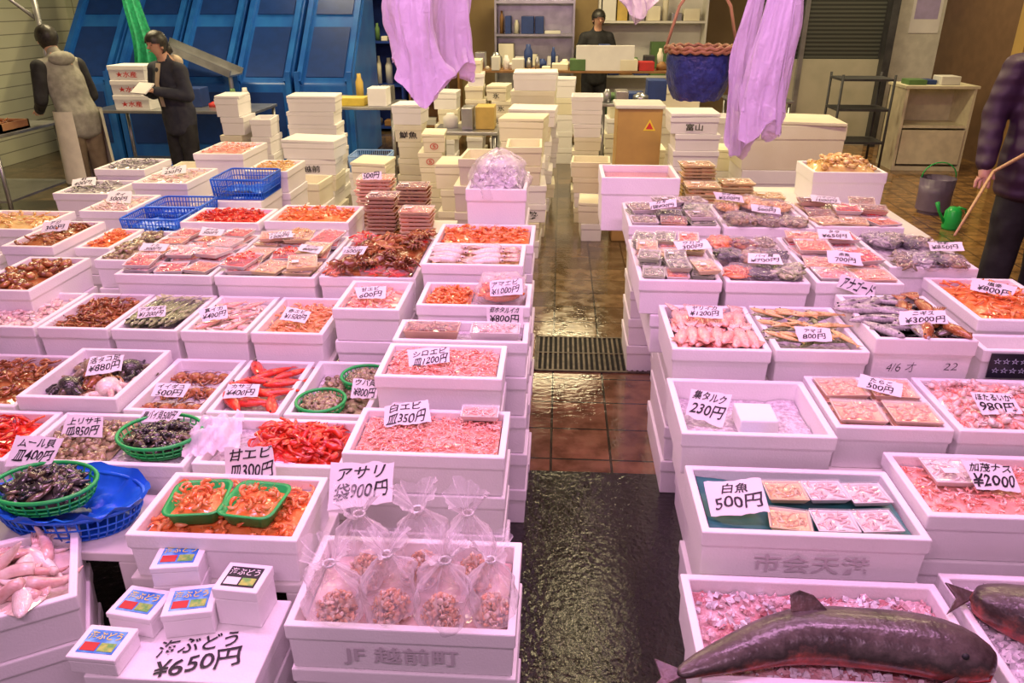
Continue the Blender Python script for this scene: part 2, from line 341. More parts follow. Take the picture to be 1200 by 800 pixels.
# trays with film
PM={}
TRAYM={'roe':(.85,.6,.45),'orange':(.8,.7,.62),'dark':(.3,.28,.26),'fishg':(.5,.55,.4),'yellow':(.75,.6,.35),'brown':(.6,.4,.28)}
def pack_parts(w,d,h,pk,kinds,msz=.036):
    key=(w,d,h,pk,tuple(kinds))
    if key in PM:return PM[key]
    t=MB();wl=.005
    def lp(i,z):a,b=w/2-i,d/2-i;return[(-a,-b,z),(a,-b,z),(a,b,z),(-a,b,z)]
    L=[lp(.010,0),lp(0,h),lp(wl,h),lp(.012,.006)];v=[p for l in L for p in l];f=[(3,2,1,0)]
    for i in range(3):
        for k in range(4):f.append((i*4+k,i*4+(k+1)%4,(i+1)*4+(k+1)%4,(i+1)*4+k))
    f.append((12,13,14,15));t.add(v,f)
    tm=bev(t.mesh('tray',mat('tray_plastic_'+pk,TRAYM.get(pk,(.78,.72,.70)),None,.35),False),.002,2,30)
    c=MB();mats=pal(pk)
    c.grid(8,6,lambda u,v:((u-.5)*(w-.016),(v-.5)*(d-.016),h*.8+.004*noise.noise(Vector((u*6,v*6,w*99)))),0)
    big='crab' in kinds
    n=int((7 if big else 22)*w*d/.01);msz=.075 if big else .036
    for i in range(n):
        M=Matrix.Translation((R.uniform(-.5,.5)*(w-msz),R.uniform(-.5,.5)*(d-msz),h*.88))@Euler((R.gauss(0,.25),R.gauss(0,.25),R.uniform(0,6.28))).to_matrix().to_4x4()@Matrix.Scale(msz,4)
        PR[kinds[R.randrange(len(kinds))]](c,M,R.randrange(3))
    cm=c.mesh('contents',mats)
    fm=MB();fm.grid(8,6,lambda u,v:((u-.5)*w,(v-.5)*d,h+.004+.010*math.sin(pi*u)*math.sin(pi*v)+.003*noise.noise(Vector((u*8,v*8,3)))))
    fmm=fm.mesh('plastic_wrap',FILM)
    l=MB();l.box(-w*.34,-w*.10,-d*.33,-d*.14,h+.0155,h+.0165);lm=l.mesh('label_sticker',PAPER,False)
    PM[key]=(tm,cm,fmm,lm);return PM[key]
def pack(loc,w,d,h,pk,kinds,yaw=0,label='wrapped tray of seafood',grp='wrapped seafood trays',pitch=0,lab=True,full=True):
    tm,cm,fm,lm=pack_parts(w,d,h,pk,kinds)
    o=ob('seafood_tray',tm,loc,(pitch,0,yaw),label,'packed seafood',grp)
    ob('contents',cm,parent=o)
    if full:
        ob('plastic_wrap',fm,parent=o)
        if lab:ob('label_sticker',lm,parent=o)
    return o
def slab(name,x0,x1,y0,y1,z0,z1,m,label,cat,bevel=.005,group=None):
    mb=MB();mb.box(-(x1-x0)/2,(x1-x0)/2,-(y1-y0)/2,(y1-y0)/2,0,z1-z0);me=mb.mesh(name,m,False);
    if bevel:bev(me,bevel)
    return ob(name,me,((x0+x1)/2,(y0+y1)/2,z0),(0,0,0),label,cat,group)
def plat(x0,x1,y0,y1,z):
    mb=MB();x0,x1,y0,y1=[a/100 for a in(x0,x1,y0,y1)];w=(x1-x0)/2;d=(y1-y0)/2
    mb.box(-w,w,-d,d,z-.03,z)
    for sx in(-1,1):
        for sy in(-1,1):mb.box(sx*(w-.03)-.03,sx*(w-.03)+.03,sy*(d-.03)-.03,sy*(d-.03)+.03,0,z-.03)
    return ob('display_table',bev(mb.mesh('display_table',WHITEP,False),.004),((x0+x1)/2,(y0+y1)/2,0),(0,0,0),'low white display table carrying seafood boxes','table','display tables')
# ================= LEFT STALL
Lb={}
def A(n,*a,**k):Lb[n]=fullbox(*a,**k);return Lb[n]
A('L1',-62,-7,134,168,.56,.14,True,label='white styrofoam box holding tied bags of clams')
box_text(Lb['L1'].o,'JF 越前町',-.17,.17,.025,.085,.336,EMB)
A('L4',-108,-63,152,181,.66)
plat(-109,-62,152,183,.52)
A('L6',-61,-13,187,215,.70,.14,True);A('L7',-58,-16,219,246,.79,.14,True);A('L8',-58,-9,248,268,.79,.14,True)
A('L9',-109,-62,191,220,.62);A('L10',-165,-110,189,220,.62);A('L11',-218,-166,189,220,.62)
plat(-219,-62,188,220,.48)
A('L13',-184,-148,222,263,.66,.18);A('L14',-147,-119,222,264,.62);A('L15',-118,-92,222,264,.62);A('L16',-91,-62,222,265,.62);A('L12',-221,-185,222,264,.62)
plat(-222,-61,221,265,.48)
A('L17b',-236,-205,267,307,.72,);A('L17',-204,-175,267,307,.72);A('L18',-174,-147,267,307,.72);A('L19',-146,-119,267,307,.72);A('L20',-118,-89,267,307,.72)
plat(-237,-88,266,307,.58)
A('L21',-87,-60,274,308,.80,.14,True);A('L22',-53,-9,270,297,.84,.14,True)
A('L23',-194,-150,309,374,.80);A('L24',-149,-104,309,374,.80);A('L25',-103,-60,311,374,.80)
plat(-195,-59,309,375,.66)
A('L26',-56,-13,301,332,.90,.14,True);A('L27',-57,-10,337,372,.88,.14,True)
A('L28',-195,-153,377,408,.85);A('L29',-152,-107,381,417,.85)
plat(-196,-58,376,440,.71)
for n,a in {'L33':(-262,-236,334,380,.84),'L34':(-307,-264,362,400,.84),'L35':(-247,-217,286,332,.80),'L36':(-280,-250,290,330,.74),'L37':(-214,-197,328,378,.80),'L38':(-263,-235,400,440,.84),'L39':(-234,-216,346,381,.80),'L40':(-303,-268,440,478,.84),'L41':(-300,-266,482,520,.9),'L42':(-260,-225,453,500,.88),'L43':(-247,-212,512,560,.95),'L44':(-201,-172,482,520,.9),'L45':(-305,-266,300,345,.78),'L46':(-345,-310,330,380,.8)}.items():
    A(n,*a,.14,True,label='white styrofoam box on a stack in the market')
A('L2',-105,-65,122,149,.50,.12,True,open_=False,label='closed white styrofoam box with cartons standing on top')
A('L3',-165,-119,125,158,.58,.14,True,rot=30,label='white styrofoam box of squid turned at an angle')
# --- L1 bags of clams: limp clear bags with loose pieces low down
def clam_bag(x,y,z,r,hh,seed):
    q=random.Random(seed);mb=MB()
    lean=q.uniform(-.035,.035);lean2=q.uniform(-.02,.03)
    def f(u,v):
        a=u*2*pi
        if v<.55:
            t=v/.55;rr=r*(math.sin(min(1,t*2.4)*pi/2)*1.02+.02)*(1-.22*max(0,t-.35));zz=hh*.62*t
        elif v<.76:
            t=(v-.55)/.21;rr=r*(.87-.72*t);zz=hh*(.62+.24*t)
        elif v<.80:rr=r*.15;zz=hh*.88
        else:
            t=(v-.80)/.20;rr=r*(.15+.62*t);zz=hh*(.89+.22*t)
        w=1+.10*math.sin(a*7+seed+v*3)*v+.07*math.sin(a*15+seed*2+v*9)*v+.30*noise.noise(Vector((math.cos(a)*1.6+seed,math.sin(a)*1.6,v*4)))
        return (rr*w*math.cos(a)+lean*v,rr*w*math.sin(a)*.85+lean2*v,zz*(1+.05*math.sin(a*2+seed)))
    mb.grid(60,40,f)
    o=ob('clam_bag',mb.mesh('clam_bag',CLB),(x,y,z),(0,0,q.uniform(0,3)),'limp clear tied plastic bag with orange pink clams','bag of clams','tied clam bags')
    c=MB();mats=pal('asari')+[mat('pale_clam',(.86,.66,.52),(.74,.50,.38),.15,40,.3,60,coat=.6)]
    top=hh*.34
    for i in range(330):
        a=q.uniform(0,6.28);t=q.random();k=math.sqrt(q.random())
        env=(math.sin(min(1,(t+.12)*1.9)*pi/2))*(1-.55*t*t)
        px=r*.84*env*k*math.cos(a);py=r*.70*env*k*math.sin(a);pz=.010+top*t*(1-.35*k*k)
        s=q.uniform(.010,.022)
        M=Matrix.Translation((px+lean*.3*t,py,pz))@Euler((q.uniform(0,3),q.uniform(0,3),q.uniform(0,3))).to_matrix().to_4x4()@Matrix.Scale(s,4)
        PR[q.choice(['clam','small','fillet','clam'])](c,M,q.choice([0,1,2,3,3]))
    ob('clams',c.mesh('clams',mats),parent=o)
    t=MB();t.tube([(r*.17*math.cos(k)+lean*.78,r*.17*math.sin(k)+lean2*.78,hh*.885) for k in [2*pi*i/10 for i in range(10)]],.003,5,closed=True);ob('tie',t.mesh('tie',PAPER),parent=o)
b=Lb['L1'];bed(b,mat('milky_water',(.74,.50,.46),(.82,.62,.58),.08,12,.5,50,coat=.5),.05)
for i,(x,y,r,hh) in enumerate([(-.515,1.435,.082,.215),(-.385,1.44,.078,.24),(-.255,1.43,.082,.225),(-.135,1.445,.072,.21),(-.47,1.565,.085,.26),(-.325,1.575,.085,.265),(-.19,1.57,.08,.25)]):
    clam_bag(x,y,.50,r,hh,i*3+1)
sign((-.50,1.66,.68),.18,.105,['アサリ','袋900円'],56,5,4,hand=.65)
# --- L2 cartons
LBL=mat('carton_label_sea',(.02,.18,.62),(.25,.6,.85),.4,26)
def carton(x,y,z,w,d,h,rz,black=False):
    mb=MB();mb.box(-w/2,w/2,-d/2,d/2,0,h*.72);mb.box(-w/2-.002,w/2+.002,-d/2-.002,d/2+.002,h*.74,h);me=bev(mb.mesh('small_carton',FOAM,False),.003)
    o=ob('small_carton',me,(x,y,z),(0,0,rad(rz)),'small white foam carton with a printed label on its lid','carton','small labelled cartons')
    l=MB();l.box(-w*.38,w*.38,-d*.36,d*.36,h,h+.001)
    ob('label_sticker',l.mesh('label_sticker',INK if black else LBL,False),parent=o)
    t=MB()
    text_into(t,'海ぶどう',-w*.34,w*.34,d*.05,d*.3,lambda x:h+.002)
    ob('lettering',t.mesh('lettering',mat('yellow_print',(.9,.75,.1),None,.5) if not black else PAPER,False),parent=o)
    t=MB();t.box(-w*.34,-w*.02,-d*.30,-d*.04,h+.001,h+.0018);ob('label_band',t.mesh('label_band',REDINK if not black else PAPER,False),parent=o)
    t=MB();t.box(w*.02,w*.34,-d*.30,-d*.04,h+.001,h+.0018);ob('label_photo',t.mesh('label_photo',mat('green_print',(.1,.4,.08),(.5,.6,.1),.5,60),False),parent=o)
for a in [(-.99,1.395,.50,.115,.095,.06,-8),(-.93,1.50,.561,.115,.095,.06,8),(-.865,1.40,.50,.115,.095,.07,12),(-.745,1.44,.50,.11,.095,.11,-4,True),(-1.02,1.275,.50,.115,.095,.05,-3),(-.93,1.50,.50,.115,.095,.06,6)]:carton(*a)
t=MB()
text_into(t,'海ぶどう',-.12,.06,.0,.05,lambda x:.001,wob=.02,hand=.08);text_into(t,'¥650円',-.12,.07,-.065,-.008,lambda x:.001,wob=.03,hand=.55)
ob('lettering',t.mesh('lettering',INK,False),(.06,-.04,.12),(0,0,rad(16)),parent=Lb['L2'].o)
# --- L3 squid
b=Lb['L3'];bed(b,drop=.06);SQ=squid_mesh('white')
fill(b,['arm','arm','fillet'],.15,70,'white',.045,.03,name='squid_pile',label='tangled glossy pale pink squid arms and bodies',var=.3)
lay(b,SQ,3,2,.24,'squid','whole pale pink squid lying in a box','squid','squid in the turned box',75,.01,.5,fx=(.12,.88),fy=(.15,.85))
# --- L4
b=Lb['L4'];bed(b);fill(b,['shrimp'],.05,190,'orange',.03,.02,name='shrimp_pile',label='pile of orange deepwater shrimp')
def green_tray(p,w,d,h,rz):
    mb=MB();n=5
    def lp(i,z,cr):
        P=[]
        for (sx,sy,a0) in((1,1,0),(-1,1,90),(-1,-1,180),(1,-1,270)):
            for k in range(n):
                a=rad(a0+k*90/(n-1));P.append((sx*(w/2-i-cr)+cr*math.cos(a),sy*(d/2-i-cr)+cr*math.sin(a),z))
        return P
    L=[lp(.014,0,.02),lp(0,h,.03),lp(-.005,h,.03),lp(-.005,h+.003,.03),lp(.004,h+.002,.028),lp(.017,.003,.02)];v=[q for l in L for q in l];N=len(L[0]);f=[tuple(range(N))[::-1]]
    for i in range(len(L)-1):
        for k in range(N):f.append((i*N+k,i*N+(k+1)%N,(i+1)*N+(k+1)%N,(i+1)*N+k))
    f.append(tuple((len(L)-1)*N+k for k in range(N)));mb.add(v,f)
    ob('green_tray',mb.mesh('green_tray',GREEN),p,(0,0,rad(rz)),'shallow rectangular green plastic tray of shrimp','tray','green trays of shrimp')
for fx,rz in((.33,8),(.67,-6)):
    p=inbox(b,fx,.42,-.008);green_tray(p,.145,.15,.04,rz)
    pile(p,.118,.122,p.z+.028,['shrimp'],.045,34,'orange',.016,'shrimp_pile','pile of orange shrimp in a green tray',rot=rz)
sign(inbox(b,.5,.98,-.03),.15,.11,['甘エビ','皿300円'],66,5,3,hand=.55)
# --- L5
def crate(x,y,z,w,d,h,m=BLUEP,label='shallow blue plastic crate',rot=0):
    mb=MB();nx=int(w/.02);ny=int(d/.02)
    for zz,q in((h,1),(h*.66,.98),(h*.33,.96),(.004,.94)):
        P=[];W=w/2*q;D=d/2*q;cr=.03
        for (sx,sy,a0) in((1,1,0),(-1,1,90),(-1,-1,180),(1,-1,270)):
            for k in range(5):
                a=rad(a0+k*22.5);P.append((sx*(W-cr)+cr*math.cos(a),sy*(D-cr)+cr*math.sin(a),zz))
        mb.tube(P,.006 if zz==h else .003,5,closed=True)
    for i in range(nx+1):
        x0=-w/2+.01+(w-.02)*i/nx
        for s in(-1,1):mb.tube([(x0,s*d/2,h),(x0*.95,s*d/2*.94,.004)],.003,4)
    for i in range(ny+1):
        y0=-d/2+.01+(d-.02)*i/ny
        for s in(-1,1):mb.tube([(s*w/2,y0,h),(s*w/2*.94,y0*.95,.004)],.003,4)
    mb.box(-w/2*.94,w/2*.94,-d/2*.94,d/2*.94,0,.004)
    return ob('plastic_crate',mb.mesh('plastic_crate',m),(x,y,z),(0,0,rad(rot)),label,'crate','plastic crates')
plat(-172,-111,160,187,.53)
basket((-1.36,1.73,.53),.20,.085,BLUEP,'wide oval blue plastic basket under a basket of mussels',1.05,.62,0,44)
mb=MB()
def shf(u,v):
    a=u*2*pi;r=.05+.17*v;return (r*1.05*math.cos(a),r*.63*math.sin(a),.02+.075*v**2+.018*noise.noise(Vector((math.cos(a)*4,math.sin(a)*4,v*5)))+.006*math.sin(a*17)*v)
mb.grid(60,12,shf);ob('plastic_sheet',mb.mesh('plastic_sheet',BLUEP),(-1.36,1.73,.54),(0,0,0),'crumpled blue plastic sheet lining a blue basket','plastic sheet')
basket((-1.42,1.73,.60),.13,.06,GREEN,'round green basket heaped with black mussels',1.1,.8)
pile((-1.42,1.73,0),.24,.17,.635,['mussel'],.055,90,'dark',.035,'mussel_pile','heap of glossy black mussels',round_=True)
sign((-1.52,1.82,.655),.15,.085,['ムール貝','皿400円'],58,0,8)
# --- L6
b=Lb['L6'];bed(b,mat('pink_slush',(.85,.5,.42),(.8,.4,.32),.2,40,.5,60));fill(b,['small','shrimp'],.024,800,'pink',.022,.012,name='shrimp_pile',label='layer of fine pale pink shrimp')
sign(inbox(b,.34,.58,.0),.15,.085,['白エビ','皿350円'],44,6,9)
for fx in(.33,.8):
    p=inbox(b,fx,.86,-.005);pack(p,.12,.075,.022,'pink',['small'],0,'small clear tray of pink shrimp','small shrimp trays',lab=False)
# --- L7
b=Lb['L7'];bed(b);fill(b,['small'],.028,520,'pink',.02,.015,name='shrimp_pile',label='layer of peeled pink shrimp')
sign(inbox(b,.42,.3,.0),.14,.07,['シロエビ','皿1200円'],42,0,8)
# --- L8
b=Lb['L8'];bed(b);pack(inbox(b,.28,.42,-.02),.2,.1,.04,'brown',['baby'],0,'clear tray of boiled firefly squid','squid trays',lab=False)
pack(inbox(b,.75,.42,-.02),.18,.1,.04,'white',['baby'],0,'clear tray of pale boiled squid','squid trays',lab=False)
sign(inbox(b,.80,.9,-.01),.14,.075,['茹ホタルイカ','¥800円'],76,-4,0)
# --- L9
b=Lb['L9'];fill(b,['claw','leg','shrimp'],.09,110,'red',.03,.03,fx0=.22,name='crayfish_pile',label='pile of bright red boiled crustaceans');bed(b)
mb=MB();mb.grid(26,20,lambda u,v:((u-.5)*.17,(v-.5)*.22,.045*math.sin(pi*u)*math.sin(pi*v)+.03*noise.noise(Vector((u*5,v*5,1)))+.012*noise.noise(Vector((u*14,v*14,6)))))
ob('plastic_bag',mb.mesh('plastic_bag',film('white_bag',(.95,.85,.95),.55,.3)),inbox(b,.02,.55,.005),(0,0,.3),'crumpled white plastic bag between seafood boxes','plastic bag')
# --- L10
b=Lb['L10'];bed(b);fill(b,['clam'],.035,170,'clam',.03,.02,fx1=.5,name='clam_pile',label='pile of brown striped clams')
p=inbox(b,.74,.5,-.03);basket(p,.13,.055,GREEN,'round green basket of black turban shells',1,.85)
pile(p,.23,.19,p.z+.035,['clam','mussel'],.035,110,'dark',.02,'shellfish_pile','heap of small black turban shells',round_=True)
sign(inbox(b,.27,.45,.0),.15,.075,['上リサキ','皿850円'],50,-5,4);sign(inbox(b,.66,.72,.02),.14,.045,['黒バイ貝500円'],38,0,-2)
b=Lb['L11'];bed(b);fill(b,['claw','leg'],.07,160,'red',.03,.025,name='crayfish_pile',label='pile of red boiled crustaceans')
b=Lb['L12'];bed(b);fill(b,['shrimp','leg'],.06,120,'brown',.03,.02,name='shrimp_pile',label='pile of brown shrimp on ice')
# --- L13
def octo(c,s,pk,seed,z,name='octopus'):
    q=random.Random(seed);mb=MB();mb.ell((0,0,.12),(.24,.2,.17),12,8,0)
    for k in range(8):
        a=2*pi*k/8+q.uniform(-.2,.2);P=[];rr=[];cu=q.uniform(-1.6,1.6)
        for i in range(9):
            t=i/8;l=.12+.5*t;g=a+cu*t*t;P.append((l*math.cos(g),l*math.sin(g)*.9,.09-.05*t+.03*math.sin(t*9+k)));rr.append(.075*(1-t)+.01)
        mb.tube(P,rr,6,k%3)
    for e in(-1,1):mb.ell((.17,e*.09,.2),(.03,.03,.03),6,4,3)
    o=ob(name,mb.mesh(name,pal(pk)+[INK]),(c[0],c[1],z),(0,0,q.uniform(0,6)),'whole '+('dark' if pk=='dark' else 'reddish brown')+' octopus curled in a box','octopus','octopuses');o.scale=(s,s,s)
b=Lb['L13'];bed(b,drop=.05)
for i,(fx,fy,pk) in enumerate([(.3,.33,'dark'),(.7,.33,'white'),(.3,.7,'clam'),(.7,.7,'dark'),(.5,.5,'brown')]):octo(inbox(b,fx,fy),.20,pk,i,b.z-.05+.01*(i==4))
sign(inbox(b,.62,.42,.01),.13,.08,['活タコ足','¥880円'],44,8,8)
b=Lb['L14'];bed(b,drop=.04)
for i in range(12):octo(inbox(b,.2+.2*(i%4),.18+.29*(i//4)),.105,'brown',40+i,b.z-.045)
sign(inbox(b,.42,.22,.0),.13,.06,['イイダコ','500円'],44,-4,0)
b=Lb['L15'];bed(b);FR=fish_mesh('red');lay(b,FR,3,4,.17,'red_fish','small bright red fish lying on ice','fish','red fish',20,.01,.9)
sign(inbox(b,.35,.20,.015),.12,.06,['カサゴ','¥400円'],44,0,-2)
b=Lb['L16'];bed(b,drop=.05)
for fx,fy in((.35,.25),(.72,.72)):
    p=inbox(b,fx,fy,-.045);basket(p,.085,.045,GREEN,'round green basket of small grey shells');pile(p,.15,.15,p.z+.028,['clam'],.028,110,'clam',.012,'shellfish_pile','small grey brown shells in a basket',round_=True)
pile(inbox(b,.5,.5),.2,.33,b.z-.045,['clam'],.028,110,'clam',.005,'shellfish_pile','scattered small shells on ice')
sign(inbox(b,.85,.28,.0),.10,.08,['ウバ貝','¥800円'],55,-8,4)
# row C
b=Lb['L17'];bed(b);fill(b,['shrimp','leg'],.055,150,'brown',.03,.02,name='shrimp_pile',label='pile of brown orange shrimp')
b=Lb['L17b'];bed(b);fill(b,['clam'],.03,150,'white',.03,.01,name='clam_pile',label='pile of pale clams')
b=Lb['L18'];bed(b);FG=fish_mesh('fishg',.06,'slender_fish');lay(b,FG,9,1,.30,'slender_fish','slender green silver fish laid side by side','fish','slender green fish',85,.01,.06,2,dth=.012)
sign(inbox(b,.45,.22,.015),.12,.06,['アオサギ','¥1200円'],45,0,0)
b=Lb['L19'];bed(b);fill(b,['fillet','small'],.05,60,'white',.03,.005,name='fish_fillets',label='pale pink fish fillets on ice');lay(b,fish_mesh('pink'),2,3,.14,'pink_fish','small pale pink fish on ice','fish','pink fish',70,.01,.3)
sign(inbox(b,.4,.22,.015),.11,.06,['真イカ','¥400円'],45,5,4)
b=Lb['L20'];bed(b);fill(b,['small','shrimp'],.045,140,'roe',.03,.01,name='shrimp_pile',label='bagged pale orange shrimp');sign(inbox(b,.5,.25,.012),.11,.06,['赤エビ','¥1500円'],42,-5,-2)
b=Lb['L21'];bed(b);fill(b,['shrimp'],.045,100,'pink',.03,.01,name='shrimp_pile',label='pink shrimp on ice');sign(inbox(b,.5,.3,.005),.12,.06,['甘エビ','600円'],45,0,0)
b=Lb['L22'];bed(b)
fill(b,['shrimp'],.045,120,'orange',.03,.02,fx1=.45,name='shrimp_pile',label='orange shrimp on ice')
def softbag(c,w,d,h,pk,kinds,n,label,f=BAGF,size=.045,yaw=0,name='seafood_bag',mats=None):
    mb=MB();sd=R.uniform(0,50)
    def g(u,v):
        a=u*2*pi;t=v*pi;q=1+.22*noise.noise(Vector((math.cos(a)*2+sd,math.sin(a)*2,t*2)))
        r=abs(math.sin(t))**.40*q;sqr=1/max(abs(math.cos(a)),abs(math.sin(a)))**.85
        return (w/2*r*math.cos(a)*sqr*.95,d/2*r*math.sin(a)*sqr*.95,h/2+h/2*-math.cos(t)*q)
    mb.grid(36,12,g)
    o=ob(name,mb.mesh(name,f),c,(0,0,yaw),label,'bag of seafood','bags of seafood')
    cm=MB();cm.ell((0,0,h*.40),(w*.44,d*.44,h*.32),14,8,0)
    for i in range(n):
        a=R.uniform(0,6.28);q=math.sqrt(R.random())*.97;sqr=1/max(abs(math.cos(a)),abs(math.sin(a)))**.65
        M=Matrix.Translation((w/2*q*math.cos(a)*.86*sqr,d/2*q*math.sin(a)*.86*sqr,h*.40+h*.34*math.sqrt(max(0,1-q*q))))@Euler((R.gauss(0,.35),R.gauss(0,.35),R.uniform(0,6.28))).to_matrix().to_4x4()@Matrix.Scale(size*R.uniform(.7,1.3),4)
        PR[kinds[R.randrange(len(kinds))]](cm,M,R.randrange(3))
    ob('contents',cm.mesh('contents',mats or pal(pk),kinds!=['chunk']),parent=o);return o
softbag(inbox(b,.72,.5,-.03),.2,.2,.10,'orange',['shrimp'],60,'clear bag of orange shrimp',f=CLB);sign(inbox(b,.78,.12,.03),.13,.07,['アマエビ','¥1000円'],52,-8,8)
# row D
def rowbags(b,nx,ny,w,d,h,pks,kinds,n,label,size=.055):
    bed(b,drop=.02)
    for i in range(nx):
        for j in range(ny):
            p=inbox(b,.14+.72*(i+.5)/nx if nx>3 else .2+.3*i,.17+.66*j/(ny-1),-.02+R.uniform(0,.01));kk=kinds[R.randrange(len(kinds))]
            softbag(p,w*R.uniform(.85,1.1),d*R.uniform(.85,1.1),h*R.uniform(.8,1.2),R.choice(pks),kk,n,label,size=size*R.uniform(.85,1.2),yaw=R.uniform(-.6,.6))
def rowpacks(b,nx,ny,w,d,pks,kindsets,label,grp,layers=2,sp=.028):
    bed(b,drop=.02)
    for i in range(nx):
        for j in range(ny):
            for k in range(layers if R.random()<.7 else layers-1):
                pack(inbox(b,.5+(i-(nx-1)/2)*(.92/nx)+R.uniform(-.015,.015),.5+(j-(ny-1)/2)*(.92/ny)+R.uniform(-.015,.015),-.012+k*sp),w,d,.02,R.choice(pks),R.choice(kindsets),R.uniform(-.28,.28),label,grp,pitch=R.uniform(-.06,.10)*(k>0),lab=R.random()<.4)
rowpacks(Lb['L23'],3,4,.125,.135,['red','pink','orange','red'],[['fillet'],['shrimp'],['leg','shrimp']],'flat wrapped pack of red and pink seafood','flat wrapped red packs')
rowpacks(Lb['L24'],3,3,.13,.17,['orange','roe','red','yellow'],[['fillet'],['shrimp'],['crab']],'flat wrapped pack of orange crab and fish','flat wrapped orange packs')
b=Lb['L25'];rowbags(b,3,2,.12,.2,.04,['red','orange'],[['claw','leg'],['leg']],44,'flat clear bag of red boiled crab pieces',.06)
fill(b,['crab'],.13,26,'brown',.0,.02,name='crab_pile',label='heap of dark red brown boiled crabs',var=.25)
for nm,fx,fy,l in (('L23',.55,.72,['ボイル','500円']),('L24',.35,.66,['ズワイガニ','1200円']),('L24',.8,.35,['カニ爪','800円']),('L25',.25,.3,['毛ガニ','1500円']),('L23',.2,.3,['イカ','300円'])):
    sign(inbox(Lb[nm],fx,fy,.045),.12,.05,l,36,R.uniform(-8,8),R.uniform(-8,8))
b=Lb['L26'];bed(b);lay(b,SQ,2,4,.22,'squid','small pale squid laid on ice','squid','pale squid on ice',5,.005,.2);fill(b,['small'],.04,90,'yellow',.028,.005,name='squid_pile',label='pale yellow squid pieces')
b=Lb['L27'];bed(b);fill(b,['shrimp'],.06,120,'orange',.025,.02,name='shrimp_pile',label='pile of red shrimp')
b=Lb['L28'];bed(b);fill(b,['shrimp'],.05,110,'red',.02,.02,name='shrimp_pile',label='pile of red prawns');b=Lb['L29'];bed(b);fill(b,['small','shrimp'],.05,120,'orange',.02,.02,name='shrimp_pile',label='pile of orange shrimp')
for k,(pk,kd) in {'L33':('brown',['shrimp']),'L34':('yellow',['shrimp']),'L35':('brown',['clam']),'L36':('dark',['clam']),'L37':('clam',['clam']),'L38':('white',['small']),'L39':('orange',['shrimp']),'L40':('silver',['small']),'L41':('silver',['small']),'L42':('white',['small']),'L43':('pink',['shrimp']),'L44':('yellow',['small']),'L45':('brown',['clam']),'L46':('clam',['clam'])}.items():
    bed(Lb[k]);fill(Lb[k],kd,.05,60,pk,.02,.02,name='seafood_pile',label='small heap of market seafood on ice')
sign(inbox(Lb['L33'],.5,.5,.01),.14,.06,['アジ','300円'],50,0,5);sign(inbox(Lb['L42'],.5,.4,.01),.16,.07,['イワシ','250円'],50,0,5);sign(inbox(Lb['L38'],.5,.4,.01),.16,.07,['タイ','500円'],50,0,5)
sign(inbox(Lb['L40'],.3,.4,.01),.16,.07,['45','400円'],50,0,5)
def crate_stand(x0,x1,y0,y1,z):
    n=round(z/.155);hh=z/n
    for i in range(n):put_box(x0/100,x1/100,y0/100,y1/100,hh*(i+1),hh,0,'closed white styrofoam box stacked under a blue crate',open_=False,group='boxes stacked under the display')
crate_stand(-234,-202,386,440,.74);crate_stand(-206,-176,442,480,.80)
for k in range(2):crate(-2.17,4.0+.27*k,.74,.32,.26,.09,label='blue plastic crate of seafood on stacked boxes')
crate(-1.91,4.62,.80,.32,.34,.12,label='blue plastic crate with folded sheets inside')
for x,y,z in((-2.17,4.0,.745),(-2.17,4.27,.745),(-1.91,4.62,.805)):
    mb=MB();mb.grid(12,10,lambda u,v:((u-.5)*.27,(v-.5)*.2,.03+.02*noise.noise(Vector((u*5,v*5,x+y)))));ob('plastic_sheet',mb.mesh('plastic_sheet',BLUEP),(x,y,z),(0,0,0),'crumpled blue plastic sheet inside a crate','plastic sheet')
def packstack(x,y,z0,z1,w,d,h,pk,kd,label,grp):
    n=max(1,int((z1-z0)/(h+.004)))
    for i in range(n):pack((x+R.uniform(-.008,.008),y+R.uniform(-.008,.008),z0+i*(h+.004)),w,d,h,pk,kd,R.uniform(-.08,.08),label,grp,full=(i==n-1))
packstack(-1.03,4.28,.71,1.00,.20,.16,.016,'roe',['small'],'flat wrapped tray of orange fish slices in a tall stack','tall stacks of wrapped trays')
packstack(-.81,4.28,.71,.95,.18,.16,.016,'brown',['small'],'flat wrapped tray of brown dried fish in a stack','tall stacks of wrapped trays')
packstack(-.92,3.95,.71,.98,.16,.15,.016,'brown',['small'],'flat wrapped tray of brown dried fish in a stack','tall stacks of wrapped trays')
packstack(-.73,3.90,.71,.92,.17,.15,.016,'roe',['leg'],'flat wrapped tray of orange seafood in a stack','tall stacks of wrapped trays')
sign((-1.03,4.2,.985),.11,.05,['500円'],60,0,0)
o=A('L32',-46,-15,378,423,1.04,.2,True,label='tall white styrofoam box heaped with bagged ice')
fill(o,['chunk'],.035,420,[ICEC,mat('ice_grey',(.6,.58,.55),(.82,.8,.76),.15,40,.5,60)],.03,.12,name='ice_heap',label='tall loose heap of crushed ice',flat=1,var=.4)
mb=MB()
def icb(u,v):
    a=u*2*pi;r=(.17*math.cos(v*pi/2)**.6+.01)*(1+.25*noise.noise(Vector((math.cos(a)*2,math.sin(a)*2,v*4)))+.05*math.sin(a*9));return (r*math.cos(a)*.85,r*math.sin(a)*1.2,.20*v**.8+.02*noise.noise(Vector((a,v*6,3))))
mb.grid(40,14,icb);ob('ice_bag',mb.mesh('ice_bag',CLB),(-.305,4.005,1.0),(0,0,0),'loose crumpled clear plastic sheet over the ice heap','plastic bag')
